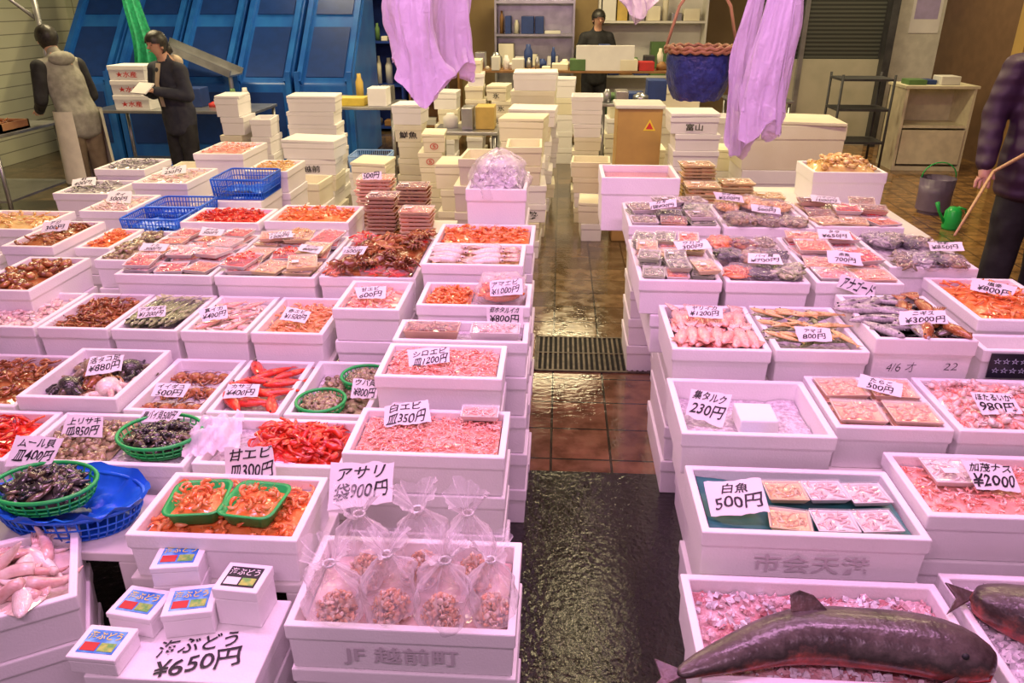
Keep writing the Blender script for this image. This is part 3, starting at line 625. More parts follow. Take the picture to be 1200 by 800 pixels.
# ================= RIGHT STALL
A('R1',32,93,118,151,.62,.14,True,inset=.08,label='white styrofoam box with a large fish on pink ice');A('R2',95,140,118,155,.62,.14,True,label='white styrofoam box with a dark fish on ice')
A('R3',37,92,154,184,.72,.14,True,inset=.06);box_text(Lb['R3'].o,'市会天港',-.14,.14,.025,.08,.296,EMB)
A('R4',93,146,161,191,.74,.14,True)
A('R5',36,79,187,222,.80,.14,True,inset=.10);A('R6',80,113,193,226,.80,.14);A('R7',114,150,193,227,.80)
plat(80,150,192,227,.66)
A('R8',38,70,227,267,.876,.14,True,inset=.12);A('R9',71,101,228,268,.876);A('R10',102,134,229,270,.92,.18);A('R11',142,176,247,291,.92)
plat(70.5,136,228,271,.736);plat(142,177,247.5,291,.78)
A('R12',31,62,272,326,.95,.14,True,inset=.14);A('R13',63,94,272,328,.95);A('R14',96,128,273,333,.95);A('R15',130,164,293,335,.95);plat(63,129,272,334,.81);plat(129.5,166,292,336,.81)
A('R16',32,73,336,380,.98,.14,True,inset=.2);A('R17',74,114,336,380,.98);A('R18',115,154,340,382,.98);plat(73.5,155,336,383,.84)
def fishskin():
    m=bpy.data.materials.new('shark_skin');m.use_nodes=True;nt=m.node_tree;b=nt.nodes['Principled BSDF']
    tc=nt.nodes.new('ShaderNodeTexCoord');sp=nt.nodes.new('ShaderNodeSeparateXYZ');nt.links.new(tc.outputs['Normal'],sp.inputs[0])
    n=nt.nodes.new('ShaderNodeTexNoise');n.inputs['Scale'].default_value=14;n.inputs['Detail'].default_value=10;n.inputs['Roughness'].default_value=.72;nt.links.new(tc.outputs['Object'],n.inputs['Vector'])
    ad=nt.nodes.new('ShaderNodeMath');ad.operation='MULTIPLY_ADD';ad.inputs[1].default_value=1.1;nt.links.new(n.outputs['Fac'],ad.inputs[0]);
    m2=nt.nodes.new('ShaderNodeMath');m2.operation='MULTIPLY_ADD';m2.inputs[1].default_value=.38;m2.inputs[2].default_value=-.12;nt.links.new(sp.outputs['Z'],m2.inputs[0]);nt.links.new(m2.outputs[0],ad.inputs[2])
    cr=nt.nodes.new('ShaderNodeValToRGB');e=cr.color_ramp.elements;e[0].position=.26;e[0].color=(.50,.09,.08,1);e[1].position=.60;e[1].color=(.035,.024,.022,1)
    x=e.new(.38);x.color=(.26,.07,.055,1);x=e.new(.50);x.color=(.10,.05,.042,1);x=e.new(.85);x.color=(.11,.085,.075,1)
    nt.links.new(ad.outputs[0],cr.inputs[0]);nt.links.new(cr.outputs[0],b.inputs['Base Color']);b.inputs['Roughness'].default_value=.28;b.inputs['Coat Weight'].default_value=.1
    n2=nt.nodes.new('ShaderNodeTexNoise');n2.inputs['Scale'].default_value=45;nt.links.new(tc.outputs['Object'],n2.inputs['Vector']);bp=nt.nodes.new('ShaderNodeBump');bp.inputs['Strength'].default_value=.45;bp.inputs['Distance'].default_value=.006;nt.links.new(n2.outputs['Fac'],bp.inputs['Height']);nt.links.new(bp.outputs[0],b.inputs['Normal'])
    return m
SK=fishskin();SK2=mat('fin_skin',(.05,.034,.03),(.12,.07,.06),.35,20,.3,60)
def bigfish(P,radii,loc,label,dorsal=.45,sc=1):
    mb=MB();n=18;P=[Vector(p) for p in P];mb.tube(P,radii,n,0,.80)
    mb.v=[(x,y+.006*noise.noise(Vector((x*7,y*9,z*9+2))),z+.007*noise.noise(Vector((x*9,y*9,z*9)))) for x,y,z in mb.v]
    o=ob('large_fish',mb.mesh('large_fish',SK),loc,(0,0,0),label,'fish','large fish');s=o.modifiers.new('s','SUBSURF');s.levels=s.render_levels=1
    def fin(name,pts,th=.006):
        f=MB();v=[Vector(p) for p in pts];c=len(v);nn=(v[1]-v[0]).cross(v[2]-v[0]).normalized()*th/2
        f.add([p+nn for p in v]+[p-nn for p in v],[tuple(range(c)),tuple(range(c,2*c))[::-1]]+[(i,(i+1)%c,c+(i+1)%c,c+i)[::-1] for i in range(c)])
        ob(name,bev(f.mesh(name,SK2,False),.002),parent=o)
    i=int(len(P)*dorsal);p=P[i];r=radii[i]
    fin('dorsal_fin',[(p.x-.05,p.y+.015,p.z+r*.62),(p.x-.05,p.y+.04,p.z+r*.85+.012),(p.x-.03,p.y+.045,p.z+r*.85+.020),(p.x-.0,p.y+.04,p.z+r*.85+.012),(p.x+.03,p.y+.02,p.z+r*.66)])
    e=P[0];fin('tail_fin',[(e.x+.03,e.y+.01,e.z),(e.x-.04,e.y+.035,e.z+.01),(e.x-.03,e.y-.005,e.z),(e.x-.07,e.y-.05,e.z-.01)])
    p=P[int(len(P)*.7)];r=radii[int(len(P)*.7)];fin('pectoral_fin',[(p.x+.02,p.y-r*.85,p.z+.0),(p.x-.09,p.y-r-.03,p.z-.02),(p.x-.07,p.y-r-.04,p.z-.03),(p.x+.0,p.y-r*.9,p.z-.03)])
    hd=P[-3];q=MB();q.ell((hd.x+.015,hd.y-radii[-3]*.72,hd.z+radii[-3]*.48),(.008,.006,.008),8,6);ob('eye',q.mesh('eye',INK),parent=o)
    m=P[-2];q=MB();q.tube([(m.x-.04,m.y-radii[-2]*1.0,m.z-.006),(m.x+.0,m.y-radii[-2]*1.0,m.z),(m.x+.025,m.y-.025,m.z+.0)],.0025,5);ob('mouth',q.mesh('mouth',mat('dark_red',(.25,.02,.02),None,.4)),parent=o)
    return o
bigfish([(-.36,-.10,-.005),(-.31,-.07,.0),(-.235,-.045,.005),(-.14,-.0,.008),(-.05,.018,.012),(.05,.012,.010),(.14,.010,.012),(.21,-.008,.008),(.27,-.025,.004),(.305,-.045,.0)],[.013,.026,.040,.056,.068,.070,.073,.070,.058,.032],(.625,1.275,.64),'large mottled grey brown fish with reddish belly on crushed ice')
bigfish([(-.27,.13,.0),(-.22,.10,.005),(-.16,.06,.01),(-.09,.03,.015),(.0,-.01,.02),(.08,-.05,.015),(.14,-.09,.01)],[.04,.065,.08,.088,.088,.075,.04],(1.24,1.31,.64),'thick dark fish curled on ice in a box')
bed(Lb['R1'],PINKICE,.035,'pink blood-tinted crushed ice',.018,80);bed(Lb['R2'],ICE,.03,rough=.02,nx=60)
fill(Lb['R1'],['chunk'],.014,560,[ICEC,ICEC,mat('blush_ice',(.78,.62,.64),(.64,.44,.46),.08,40,.4,60,coat=.5),PINKICE],.034,.006,name='ice_chunks',label='loose ice chunks stained pink',flat=1,var=.6,ground=PINKICE)
fill(Lb['R2'],['chunk'],.017,420,[ICEC,ICE],.03,.015,name='ice_chunks',label='loose ice chunks',flat=1,var=.6)
# R3
b=Lb['R3'];bed(b,ICE,.05)
mb=MB();mb.grid(20,14,lambda u,v:((u-.5)*.49,(v-.5)*.25,.012*abs(2*u-1)**3+.006*noise.noise(Vector((u*6,v*6,2)))));ob('teal_sheet',mb.mesh('teal_sheet',TEAL),inbox(b,.5,.5,-.035),(0,0,0),'dark teal plastic sheet lining a box','plastic sheet')
for fx,fy in((.42,.25),(.62,.25),(.81,.27),(.45,.62),(.64,.64),(.83,.62)):
    pack(inbox(b,fx,fy,-.026+ (.01 if fy>.4 else 0)),.105,.088,.018,'white' if fx>.5 else 'yellow',['small'],R.uniform(-.15,.15),'clear tray of tiny whitebait','whitebait trays',lab=False)
sign(inbox(b,.20,.28,.0),.15,.09,['白魚','500円'],40,-4,8,hand=.6)
# R4
b=Lb['R4'];bed(b,PINKICE);fill(b,['small','shrimp'],.028,440,'pink',.03,.015,name='shrimp_pile',label='layer of pale pink shrimp')
pack(inbox(b,.3,.66,-.012),.16,.12,.02,'white',['small'],0,'flat tray of pale fish','fish trays')
sign(inbox(b,.42,.38,.005),.14,.085,['加茂ナス','¥2000'],34,8,-14)
# R5
b=Lb['R5'];bed(b,ICE,.06)
slab('foam_block',.54,.65,1.95,2.06,.75,.80,FOAM,'white foam block on ice in a box','foam block')
slab('sachet',.50,.61,1.895,1.94,.75,.756,mat('blue_sachet',(.35,.5,.85),(.5,.6,.9),.3),'pale blue printed sachet on ice','sachet',0)
sign(inbox(b,.22,.42,-.04),.12,.095,['集タルク','230円'],52,4,-6,hand=.3)
# R6, R7
b=Lb['R6'];bed(b)
for fx in(.27,.73):
    for fy in(.26,.72):
        for k in range(2):pack(inbox(b,fx,fy,-.03+k*.022),.135,.125,.018,'roe',['fillet'],R.uniform(-.08,.08),'wrapped tray of amber fish roe','roe trays',lab=False)
sign(inbox(b,.55,.55,.02),.12,.05,['たらこ','500円'],40,0,-8)
b=Lb['R7'];bed(b,PINKICE);fill(b,['small','baby'],.045,230,'pink',.025,.02,name='squid_pile',label='pile of pink firefly squid');fill(b,['baby'],.05,40,'white',.015,.02,name='squid_pile',label='pale small squid on top of the pile')
sign(inbox(b,.42,.25,.01),.135,.08,['ほたるいか','980円'],34,6,-16)
b=Lb['R8'];bed(b);lay(b,squid_mesh('pink'),7,2,.19,'squid','pinkish white small squid in a row','squid','small squid in rows',80,.012,.25,2,dth=.014)
sign(inbox(b,.42,.5,.03),.12,.05,['ヤリイカ','¥1200円'],38,4,0)
b=Lb['R9'];bed(b);FS=fish_mesh('fishg',.085,'small_fish');FY=fish_mesh('yellow',.085,'small_fish')
lay(b,FS,5,3,.15,'small_fish','small brown silver fish','fish','small river fish',30,.008,.6);lay(b,FY,5,3,.14,'small_fish','small plump yellowish river fish','fish','small river fish',-30,-.004,.6)
sign(inbox(b,.45,.12,.015),.12,.05,['アマゴ','800円'],40,-5,2)
b=Lb['R10'];bed(b);FD=fish_mesh('silver',.12,'flat_fish');lay(b,FD,3,4,.18,'silver_fish','dark silver fish on ice','fish','silver fish on ice',20,.0,.6,fx=(.05,.6));lay(b,squid_mesh('brown'),2,3,.2,'squid','brown squid on ice','squid','brown squid',80,.0,.3,fx=(.5,.95))
fill(b,['fillet'],.06,60,'dark',.03,.01,name='fish_pile',label='dark wet fish pieces on ice')
sign(inbox(b,.60,.22,.015),.16,.06,['ニギス','¥3000円'],40,3,0);sign(inbox(b,.22,.98,.0),.14,.06,['アナゴード'],66,0,-14)
box_text(b.o,'4/6 オ',-.11,-.02,.065,.10,b.y1-b.y0,hand=.5,bold=-.012);box_text(b.o,'22',.07,.11,.075,.10,b.y1-b.y0,hand=.5,bold=-.012)
b=Lb['R11'];bed(b);fill(b,['claw','leg'],.06,90,'orange',.02,.02,name='crab_pile',label='orange red crab pieces');sign(inbox(b,.45,.5,.01),.14,.06,['塩辛','¥800円'],42,0,-10)
A('R19',137,180,231,245,.88,.14,True)
for k,(x,z) in enumerate(((1.47,.685),(1.485,.785))):
    mb=MB();mb.box(-.09,.09,0,.004,0,.085);o=ob('black_price_board',mb.mesh('b',mat('black_board',(.01,.01,.02),(.02,.02,.04),.3),False),(x,2.304,z),(0,0,0),'black display board with white star marks on a box side','price board','black boards')
    t=MB()
    for zz in(.018,.050):text_into(t,'☆☆☆☆☆☆',-.08,.08,zz,zz+.02,lambda x:.0,bold=0)
    ob('lettering',t.mesh('l',mat('pale_blue_print',(.6,.65,.85),None,.5),False),(0,-.001,0),(rad(90),0,0),parent=o)
rowpacks(Lb['R12'],3,4,.088,.12,['fishg','yellow','fishg','orange'],[['small'],['fillet']],'small wrapped pack of greens and shellfish','small wrapped packs')
rowbags(Lb['R13'],3,3,.11,.17,.045,['dark','brown','clam','orange','fishg'],[['clam','small'],['mussel'],['leg','small']],60,'flat clear bag of dark shellfish',.036)
rowpacks(Lb['R14'],2,4,.14,.13,['orange','roe','red','pink'],[['fillet'],['fillet','small']],'wrapped tray of orange and pink fish fillets','wrapped fillet trays')
rowbags(Lb['R15'],4,2,.085,.2,.045,['silver','dark','clam','fishg'],[['small','mussel'],['small'],['leg','small']],58,'flat clear bag of dark silver shellfish',.045)
rowpacks(Lb['R16'],3,3,.12,.13,['clam','dark','brown','fishg'],[['clam','mussel'],['mussel'],['small']],'flat clear pack of dark clams','flat packs of shellfish')
rowbags(Lb['R17'],3,2,.12,.19,.055,['clam','dark','yellow','brown'],[['clam','mussel'],['clam'],['small']],80,'clear bag of mixed clams',.036)
rowpacks(Lb['R18'],3,3,.12,.13,['red','orange','brown','yellow'],[['fillet'],['leg','claw'],['crab']],'flat wrapped pack of red and brown seafood','flat packs of red seafood')
for nm,fx,fy,l in(('R16',.4,.3,['カキ','1袋800円']),('R17',.5,.2,['シジミ','500円']),('R18',.3,.6,['ハマグリ','1000円']),('R12',.75,.45,['ワカメ','300円']),('R13',.5,.15,['バイ貝','¥700円']),('R14',.4,.15,['赤魚','700円']),('R14',.6,.7,['タラ','¥650円']),('R15',.7,.2,['牡蠣','¥850円']),('R17',.2,.7,['アサリ','¥500円'])):
    sign(inbox(Lb[nm],fx,fy,.045),.135,.055,l,38,R.uniform(-8,8),R.uniform(-14,14))
# right rear table
plat(63,190,388,500,.80);crate_stand(40,62,388,428,.80)
put_box(.22,.62,3.90,4.25,1.08,.28,label='tall white styrofoam box with reddish contents')
mb=MB();mb.box(-.17,.17,-.145,.145,0,.22);ob('packed_meat',mb.mesh('packed_meat',pal('pink')[1]),(.42,4.075,.823),(0,0,0),'pink wrapped seafood filling a tall box','seafood')
for x,n,pk,y in((.76,.30,'yellow',4.27),(.76,.22,'yellow',4.08),(.97,.20,'yellow',4.25),(1.17,.10,'brown',4.12),(1.37,.09,'yellow',4.2),(1.17,.12,'yellow',4.33)):
    packstack(x,y,.80,.80+n,.18,.15,.014,pk,['small'],'flat wrapped tray of dried fish in a stack','stacks of dried fish trays')
put_box(1.46,1.88,4.5,4.85,1.0,.2,label='white styrofoam box heaped with yellow shellfish')
pile((1.67,4.68,0),.34,.27,.985,['clam','small'],.05,110,'yellow',.06,'shellfish_pile','heap of yellow brown shellfish')
# ================= BACK STACKS
def bstack(x0,x1,z0,z1,Y,n,depth=.35,m=FOAMY,open_top=False,txt=None,ink=None,jit=3.5):
    z1=z1/100;z0=z0/100
    h=(z1-z0)/n;k=max(1,round(z1/h));h=z1/k;ti=R.randrange(max(0,k-n),k)
    for i in range(k):
        j=R.uniform(-.022,.022);tr=R.uniform(0,.03)
        top=i==k-1
        mm=m if R.random()<.65 else (FOAM if m==FOAMY else FOAMY)
        o=put_box(x0/100+j+tr,x1/100+j-tr,Y,Y+depth,h*(i+1),h,R.uniform(-jit,jit)*(2.2 if top else 1),'cream styrofoam fish box in a tall stack' if mm==FOAMY else 'white styrofoam fish box in a tall stack',open_=(top and open_top),mat_=mm,group='stacked fish boxes at the rear',name='fish_box')
        if top and not open_top:
            w=(x1-x0)/100-2*tr;mb=MB();mb.box(-w/2,w/2,-depth/2,depth/2,0,.025);ob('lid',bev(mb.mesh('lid',mm,False),.005),(0,0,h),(0,R.uniform(-.03,.03),R.uniform(-.08,.08)),parent=o)
        if txt and (i==ti or (i>=k-n and len(txt)==1)):
            w=(x1-x0)/100;box_text(o,txt,-w*.3,w*.3,h*.2,h*.62,depth,ink)
bstack(-71,-43,40,92,5.2,3,.4,open_top=True)
bstack(-40,-10,11,88,5.9,5,.4,open_top=True,txt='伊勢')
bstack(-49,-10,11,98,6.5,5);bstack(-95,-62,11,70,6.0,3)
bstack(-159,-127,32,96,7.5,4,txt='鮮魚');bstack(-124,-101,51,80,6.8,2,txt='⑤',ink=REDINK)
bstack(-103,-79,63,132,8.5,5,open_top=True);bstack(-75,-52,63,104,8.5,3,txt='氷')
bstack(-48,-2,91,122,8.0,2,.4,FOAM);bstack(-49,-4,66,94,7.4,2,.4,FOAM,txt='山',ink=REDINK)
bstack(13,46,66,104,7.8,3,m=FOAM,open_top=True);bstack(14,50,28,56,7.0,2,open_top=True);bstack(18,41,3,31,6.4,2)
bstack(-332,-305,47,103,7.5,3);bstack(-301,-278,47,84,7.5,2,m=FOAM,open_top=True)
bstack(-274,-221,63,100,7.8,3,m=FOAM);bstack(-250,-199,45,72,6.9,2,txt='越前');bstack(-227,-189,40,56,6.0,1,open_top=True)
crate_stand(-190,-155,690,730,.46);crate(-1.725,7.1,.46,.35,.36,.14,mat('pale_blue',(.3,.5,.85),None,.4),'pale blue plastic fish crate on a stack')
bstack(82,121,63,111,5.9,4,m=FOAM,txt='富山');bstack(140,220,65,103,6.1,1,.5,m=FOAM,jit=.5);bstack(-135,-100,20,50,5.6,2,open_top=True);bstack(60,100,20,62,7.2,3)
bstack(54,95,30,84,9,3);bstack(-20,20,40,100,9.8,3,m=FOAM)
bstack(-150,-120,50,88,9.4,2);bstack(105,150,40,105,8.6,3);bstack(155,200,40,80,8.2,2,m=FOAM,open_top=True);bstack(-168,-138,30,66,6.2,2,txt='市');bstack(-325,-290,30,62,6.2,2,m=FOAM,open_top=True)
bstack(128,160,30,66,7.0,2);bstack(-285,-252,20,48,5.75,2,open_top=True)
mb=MB();mb.box(-.18,.18,-.18,.18,0,1.1);me=bev(mb.mesh('wooden_bin',mat('tan_board',(.5,.3,.09),(.42,.25,.08),.6,4),False),.01)
o=ob('cardboard_bin',me,(.65,6.6,0),(0,0,0),'tall tan bin with a red warning triangle','bin')
mb=MB();mb.add([(-.05,0,0),(.05,0,0),(0,0,.09)],[(0,1,2)]);ob('warning_triangle',mb.mesh('warning_triangle',mat('warning_yellow',(.85,.6,.05),None,.5),False),(.08,-.182,.93),parent=o)
mb=MB();mb.add([(-.03,0,.012),(.03,0,.012),(0,0,.066)],[(0,1,2)]);ob('warning_mark',mb.mesh('warning_mark',REDINK,False),(.08,-.1835,.93),parent=o)
mb=MB();mb.box(-.2,.2,-.2,.2,0,.03);ob('lid',bev(mb.mesh('lid',WHITEP,False),.008),(0,0,1.1),parent=o)
# ================= TABLES & MACHINES AT BACK
def table(x0,x1,y0,y1,z,m,label,cat='table',name='steel_table',shelf=True):
    w=(x1-x0)/2;d=(y1-y0)/2
    r=bpy.data.objects.new(name,None);C.objects.link(r);r.location=((x0+x1)/2,(y0+y1)/2,0);r['label']=label;r['category']=cat
    mb=MB();mb.box(-w,w,-d,d,z-.03,z);ob('table_top',bev(mb.mesh('table_top',m,False),.005),parent=r)
    lg=MB();lg.tube([(0,0,0),(0,0,z-.03)],.02,8);lm=lg.mesh('leg',STEEL)
    for sx in(-1,1):
        for sy in(-1,1):ob('leg',lm,(sx*(w-.04),sy*(d-.04),0),parent=r)
    if shelf:
        mb=MB();mb.box(-w+.03,w-.03,-d+.03,d-.03,.2,.22);ob('lower_shelf',mb.mesh('lower_shelf',m,False),parent=r)
def clutter(x0,x1,y,z,hmax,grp,label='small carton or tray on a work table'):
    xx=x0
    while xx<x1-.1:
        ww=R.uniform(.08,.24);hh=R.uniform(.04,hmax)
        q=MB();kind=R.random()
        m=R.choice([WHITEP,WHITEP,FOAM,WOOD,REDINK,FOAMY,FOAMY,STEEL,STEEL,mat('navy_goods',(.02,.05,.2),None,.5),mat('olive_goods',(.1,.2,.06),None,.5),mat('yellow_goods',(.6,.42,.1),None,.5),DARK])
        if kind<.35:q.tube([(0,0,0),(0,0,hh*.7),(0,0,hh*.85),(0,0,hh)],[ww*.35,ww*.35,ww*.2,ww*.18],12)
        else:q.box(-ww/2,ww/2,-.12,.12,0,hh)
        me=q.mesh('container',m,kind<.35)
        if kind>=.35:bev(me,.008)
        ob('container',me,(xx+ww/2,y+R.uniform(-.05,.05),z),(0,0,R.uniform(-.1,.1) if kind<.35 else 0),label,'container',grp);xx+=ww+.02
table(-2.6,-1.75,8.4,9.1,.85,STEEL,'steel work table with yellow sheets on top')
slab('cutting_board',-2.5,-2.1,8.5,8.75,.85,.93,mat('yellow_board',(.8,.6,.08),None,.4),'thick yellow folded sheet on a steel table','cutting board')
clutter(-2.05,-1.78,8.6,.85,.2,'goods on the steel table');clutter(-2.55,-1.8,8.95,.85,.3,'goods on the steel table')
table(-6.3,-4.95,6.6,7.6,.80,STEEL,'steel sink bench beside the worker',name='sink_bench')
mb=MB();mb.tube([(0,0,0),(0,0,.3),(.05,0,.38),(.15,0,.38),(.2,0,.3)],.015,8);ob('tap',mb.mesh('tap',STEEL),(-5.7,7.3,.8),(0,0,0),'curved steel tap over the sink bench','tap')
for i,x in enumerate((-5.9,-5.45,-5.12)):
    mb=MB();mb.box(-.15,.15,-.2,.2,0,.02);
    for a in((-.15,-.13,-.2,.2),(.13,.15,-.2,.2),(-.15,.15,-.2,-.18),(-.15,.15,.18,.2)):mb.box(*a,0,.08)
    ob('brown_tray',mb.mesh('brown_tray',mat('brown_tray',(.3,.12,.05),(.4,.2,.1),.4),False),(x,6.95,.80),(0,0,0),'shallow brown tray of fish on the bench','tray','bench trays')
    pile((x,6.95,0),.24,.34,.835,['fillet'],.09,14,'brown',.02,'fish_pile','cut fish pieces in a brown tray')
table(-5.0,-3.2,8.2,8.9,.82,STEEL,'long steel bench behind the woman',name='steel_bench')
for i in range(3):
    o=put_box(-4.75,-4.35,8.25,8.6,.82+.15*(i+1),.15,label='white styrofoam box with red stamp stacked on a bench',open_=False,group='boxes on the bench')
    box_text(o,'★水産',-.15,.15,.03,.09,.346,REDINK)
clutter(-4.25,-3.3,8.6,.82,.25,'goods on the steel bench')
for x in(-4.25,-3.9,-3.55):crate(x,7.95,0,.32,.3,.3,BLUEP,'deep blue plastic tote on the floor')
def wedge(x,y,w,d,h,label):
    mb=MB();v=[(-w/2,-d/2,0),(w/2,-d/2,0),(w/2,d/2,0),(-w/2,d/2,0),(-w/2,-d/2,h*.40),(w/2,-d/2,h*.40),(w/2,d/2,h),(-w/2,d/2,h)]
    mb.add(v,[(3,2,1,0),(0,1,5,4),(4,5,6,7),(1,2,6,5),(2,3,7,6),(3,0,4,7)])
    o=ob('machine_housing',bev(mb.mesh('machine_housing',BLUEST,False),.02),(x,y,0),(0,0,0),label,'machine','blue machine housings')
    db=mat('darker_blue',(.008,.04,.2),None,.4)
    r=MB();r.box(-w/2+.12,w/2-.12,-d/2-.012,-d/2,.25,h*.36);ob('panel',r.mesh('panel',db,False),parent=o)
    a=math.atan2(h*.6,d);L=math.hypot(h*.6,d)
    M=Matrix.Translation((0,-d/2,h*.40))@Matrix.Rotation(a,4,'X')
    for k in range(2):
        r=MB();r.box(-w/2+.12,w/2-.12,.10+k*L*.48,.10+k*L*.48+L*.38,0,.012,0,M);ob('sloping_panel',r.mesh('sloping_panel',db,False),parent=o)
    for s in(-1,1):
        r=MB();r.box(s*(w/2-.03)-.03,s*(w/2-.03)+.03,-d/2-.04,-d/2+.04,0,h*.46);ob('rib',r.mesh('rib',BLUEST,False),parent=o)
        r=MB();r.box(s*(w/2-.05)-.03,s*(w/2-.05)+.03,0,L,0,.06,0,M);ob('sloping_rib',r.mesh('sloping_rib',BLUEST,False),parent=o)
for x in(-5.85,-5.10,-4.35,-3.60,-2.85):wedge(x,10.3,.70,1.4,2.4,'blue painted sloping machine housing')
mb=MB();M=Matrix.Rotation(rad(22),4,'Y');mb.box(-.45,.45,-.2,.2,0,.02,0,M);mb.box(-.45,.45,-.2,-.18,.02,.08,0,M);mb.box(-.45,.45,.18,.2,.02,.08,0,M);mb.tube([(-.35,0,.1),(-.35,0,-1.25)],.025,8);mb.tube([(.35,0,-.15),(.35,0,-1.25)],.025,8)
ob('steel_chute',mb.mesh('steel_chute',STEEL,False),(-4.2,9.25,1.25),(0,0,0),'sloping steel chute beside the blue machine','chute')
mb=MB()
for x in(-.5,.5):mb.tube([(x,0,0),(x,0,2.6)],.03,8)
mb.tube([(-.5,0,2.2),(.5,0,2.2)],.03,8);mb.tube([(-.5,0,1.6),(.5,0,2.2)],.025,8);mb.tube([(-.5,0,2.5),(.5,0,1.7)],.02,8)
ob('pipe_frame',mb.mesh('pipe_frame',STEEL),(-5.9,8.3,0),(0,0,0),'grey steel pipe frame behind the sink bench','frame')
mb=MB();mb.grid(24,16,lambda u,v:((u-.5)*.28*(1-.4*v)+.03*math.sin(v*6),.06*math.sin(u*16)*(1-.5*v),1.12+1.1*v+.05*math.sin(u*7)*(1-v)));o=ob('hanging_net',mb.mesh('hanging_net',mat('teal_green_net',(.02,.25,.12),(.03,.4,.18),.6,30)),(-4.72,9.0,0),(0,0,0),'green net hanging from a cord','net')
t=MB();t.tube([(.02,0,2.2),(0,0,3.3)],.008,6);ob('cord',t.mesh('cord',DARK),parent=o)
def shelfunit(x,y,w,d,h,m,label,n=4,items=True,name='shelf_unit'):
    r=ob(name,None,(x,y,0),(0,0,0),label,'shelf')
    mb=MB();mb.box(-w/2,w/2,d/2-.02,d/2,0,h);mb.box(-w/2,-w/2+.03,-d/2,d/2,0,h);mb.box(w/2-.03,w/2,-d/2,d/2,0,h);ob('frame',mb.mesh('frame',m,False),parent=r)
    for i in range(n+1):
        z=.06+i*(h-.1)/n;mb=MB();mb.box(-w/2+.03,w/2-.03,-d/2,d/2-.02,z-.015,z+.015);ob('shelf_board',mb.mesh('shelf_board',m,False),parent=r)
        if items and i<n:clutter(x-w/2+.05,x+w/2-.14,y-.03,z+.016,(h/n)*.7,'containers on the rear shelves','small stored container on a rear shelf')
DB=mat('dark_blue_cabinet',(.01,.03,.2),(.015,.05,.28),.4)
shelfunit(-3.05,12.5,1.3,.5,2.6,DB,'dark blue cabinet shelf with stored goods')
shelfunit(-1.95,12.6,.8,.4,2.4,WOOD,'open wooden shelf with jars and cartons',5)
table(-1.6,1.7,10.6,11.2,1.05,WOOD,'long wooden rear counter crowded with goods',name='rear_counter')
clutter(-1.55,1.65,10.75,1.05,.2,'goods on the rear counter');clutter(-1.55,1.65,11.05,1.05,.30,'goods on the rear counter')
slab('counter_sign',.2,.95,10.62,10.66,1.05,1.36,PAPER,'white board standing on the rear counter','board')
shelfunit(1.35,12.6,1.6,.4,2.4,WHITEP,'white rear shelf with wooden frames',3)
shelfunit(-.4,12.6,1.2,.4,1.9,STEEL,'steel rack full of kitchen goods',4)
table(1.95,2.65,9.2,9.8,.85,STEEL,'steel side table near the dark shutter');clutter(2.0,2.6,9.5,.85,.25,'goods on the side table')
table(.4,1.0,8.0,8.5,.95,STEEL,'steel table behind the tan bin');clutter(.42,1.0,8.15,.95,.25,'goods behind the bin');clutter(.42,1.0,8.38,.95,.32,'goods behind the bin')
table(-1.15,-.55,7.1,7.6,.80,STEEL,'steel table among the stacked boxes');clutter(-1.12,-.6,7.35,.80,.3,'goods among the stacked boxes')
def cart():
    r=ob('trolley',None,(3.5,9.6,0),(0,0,0),'dark steel two-tier market trolley','trolley')
    for z in(.35,.72,1.05):
        mb=MB();mb.box(-.3,.3,-.22,.22,z,z+.025);ob('tier',mb.mesh('tier',DARK,False),parent=r)
    lg=MB();lg.tube([(0,0,.08),(0,0,1.12)],.015,8);lm=lg.mesh('post',DARK);wh=MB();wh.tube([(0,-.015,0),(0,.015,0)],.04,12);wm=wh.mesh('wheel',DARK)
    for sx in(-1,1):
        for sy in(-1,1):ob('post',lm,(sx*.29,sy*.21,0),parent=r);ob('wheel',wm,(sx*.29,sy*.21,.04),parent=r)
cart()
CREAM=mat('cream_paint',(.78,.72,.52),None,.5)
r=ob('low_cabinet',None,(4.45,9.9,0),(0,0,0),'low cream shelf cabinet beside the doorway','cabinet')
mb=MB();mb.box(-.4,.4,-.25,.25,0,.05);mb.box(-.4,-.37,-.25,.25,.05,.95);mb.box(.37,.4,-.25,.25,.05,.95);mb.box(-.4,.4,.23,.25,.05,.95);mb.box(-.42,.42,-.27,.27,.95,.98);mb.box(-.37,.37,-.24,.23,.5,.53);ob('body',mb.mesh('body',CREAM,False),parent=r)
mb=MB();mb.box(-.36,.36,-.262,-.25,.08,.48);ob('door',mb.mesh('door',CREAM,False),parent=r)
clutter(4.1,4.75,9.9,.98,.10,'goods on the low cabinet')
def bucket(x,y,r,h,m,label):
    mb=MB();n=20
    mb.grid(n,6,lambda u,v:(((r*(.78+.22*min(1,v*1.5)))-(0.008 if v>.67 else 0))*math.cos(u*2*pi),((r*(.78+.22*min(1,v*1.5)))-(0.008 if v>.67 else 0))*math.sin(u*2*pi),h*min(1,v*1.5) if v<=.67 else h*(1-(v-.67)/.33*.9)))
    mb.add([(r*.76*math.cos(2*pi*i/n),r*.76*math.sin(2*pi*i/n),.005) for i in range(n)],[tuple(range(n))])
    o=ob('bucket',mb.mesh('bucket',m),(x,y,0),(0,0,0),label,'bucket')
    t=MB();t.tube([(r*math.cos(a),0,h+r*.9*math.sin(a)) for a in [pi*i/10 for i in range(11)]],.006,6);ob('handle',t.mesh('handle',GREEN),parent=o)
bucket(3.65,7.6,.16,.34,mat('grey_purple_plastic',(.16,.12,.2),None,.4),'dark grey plastic bucket with a green handle')
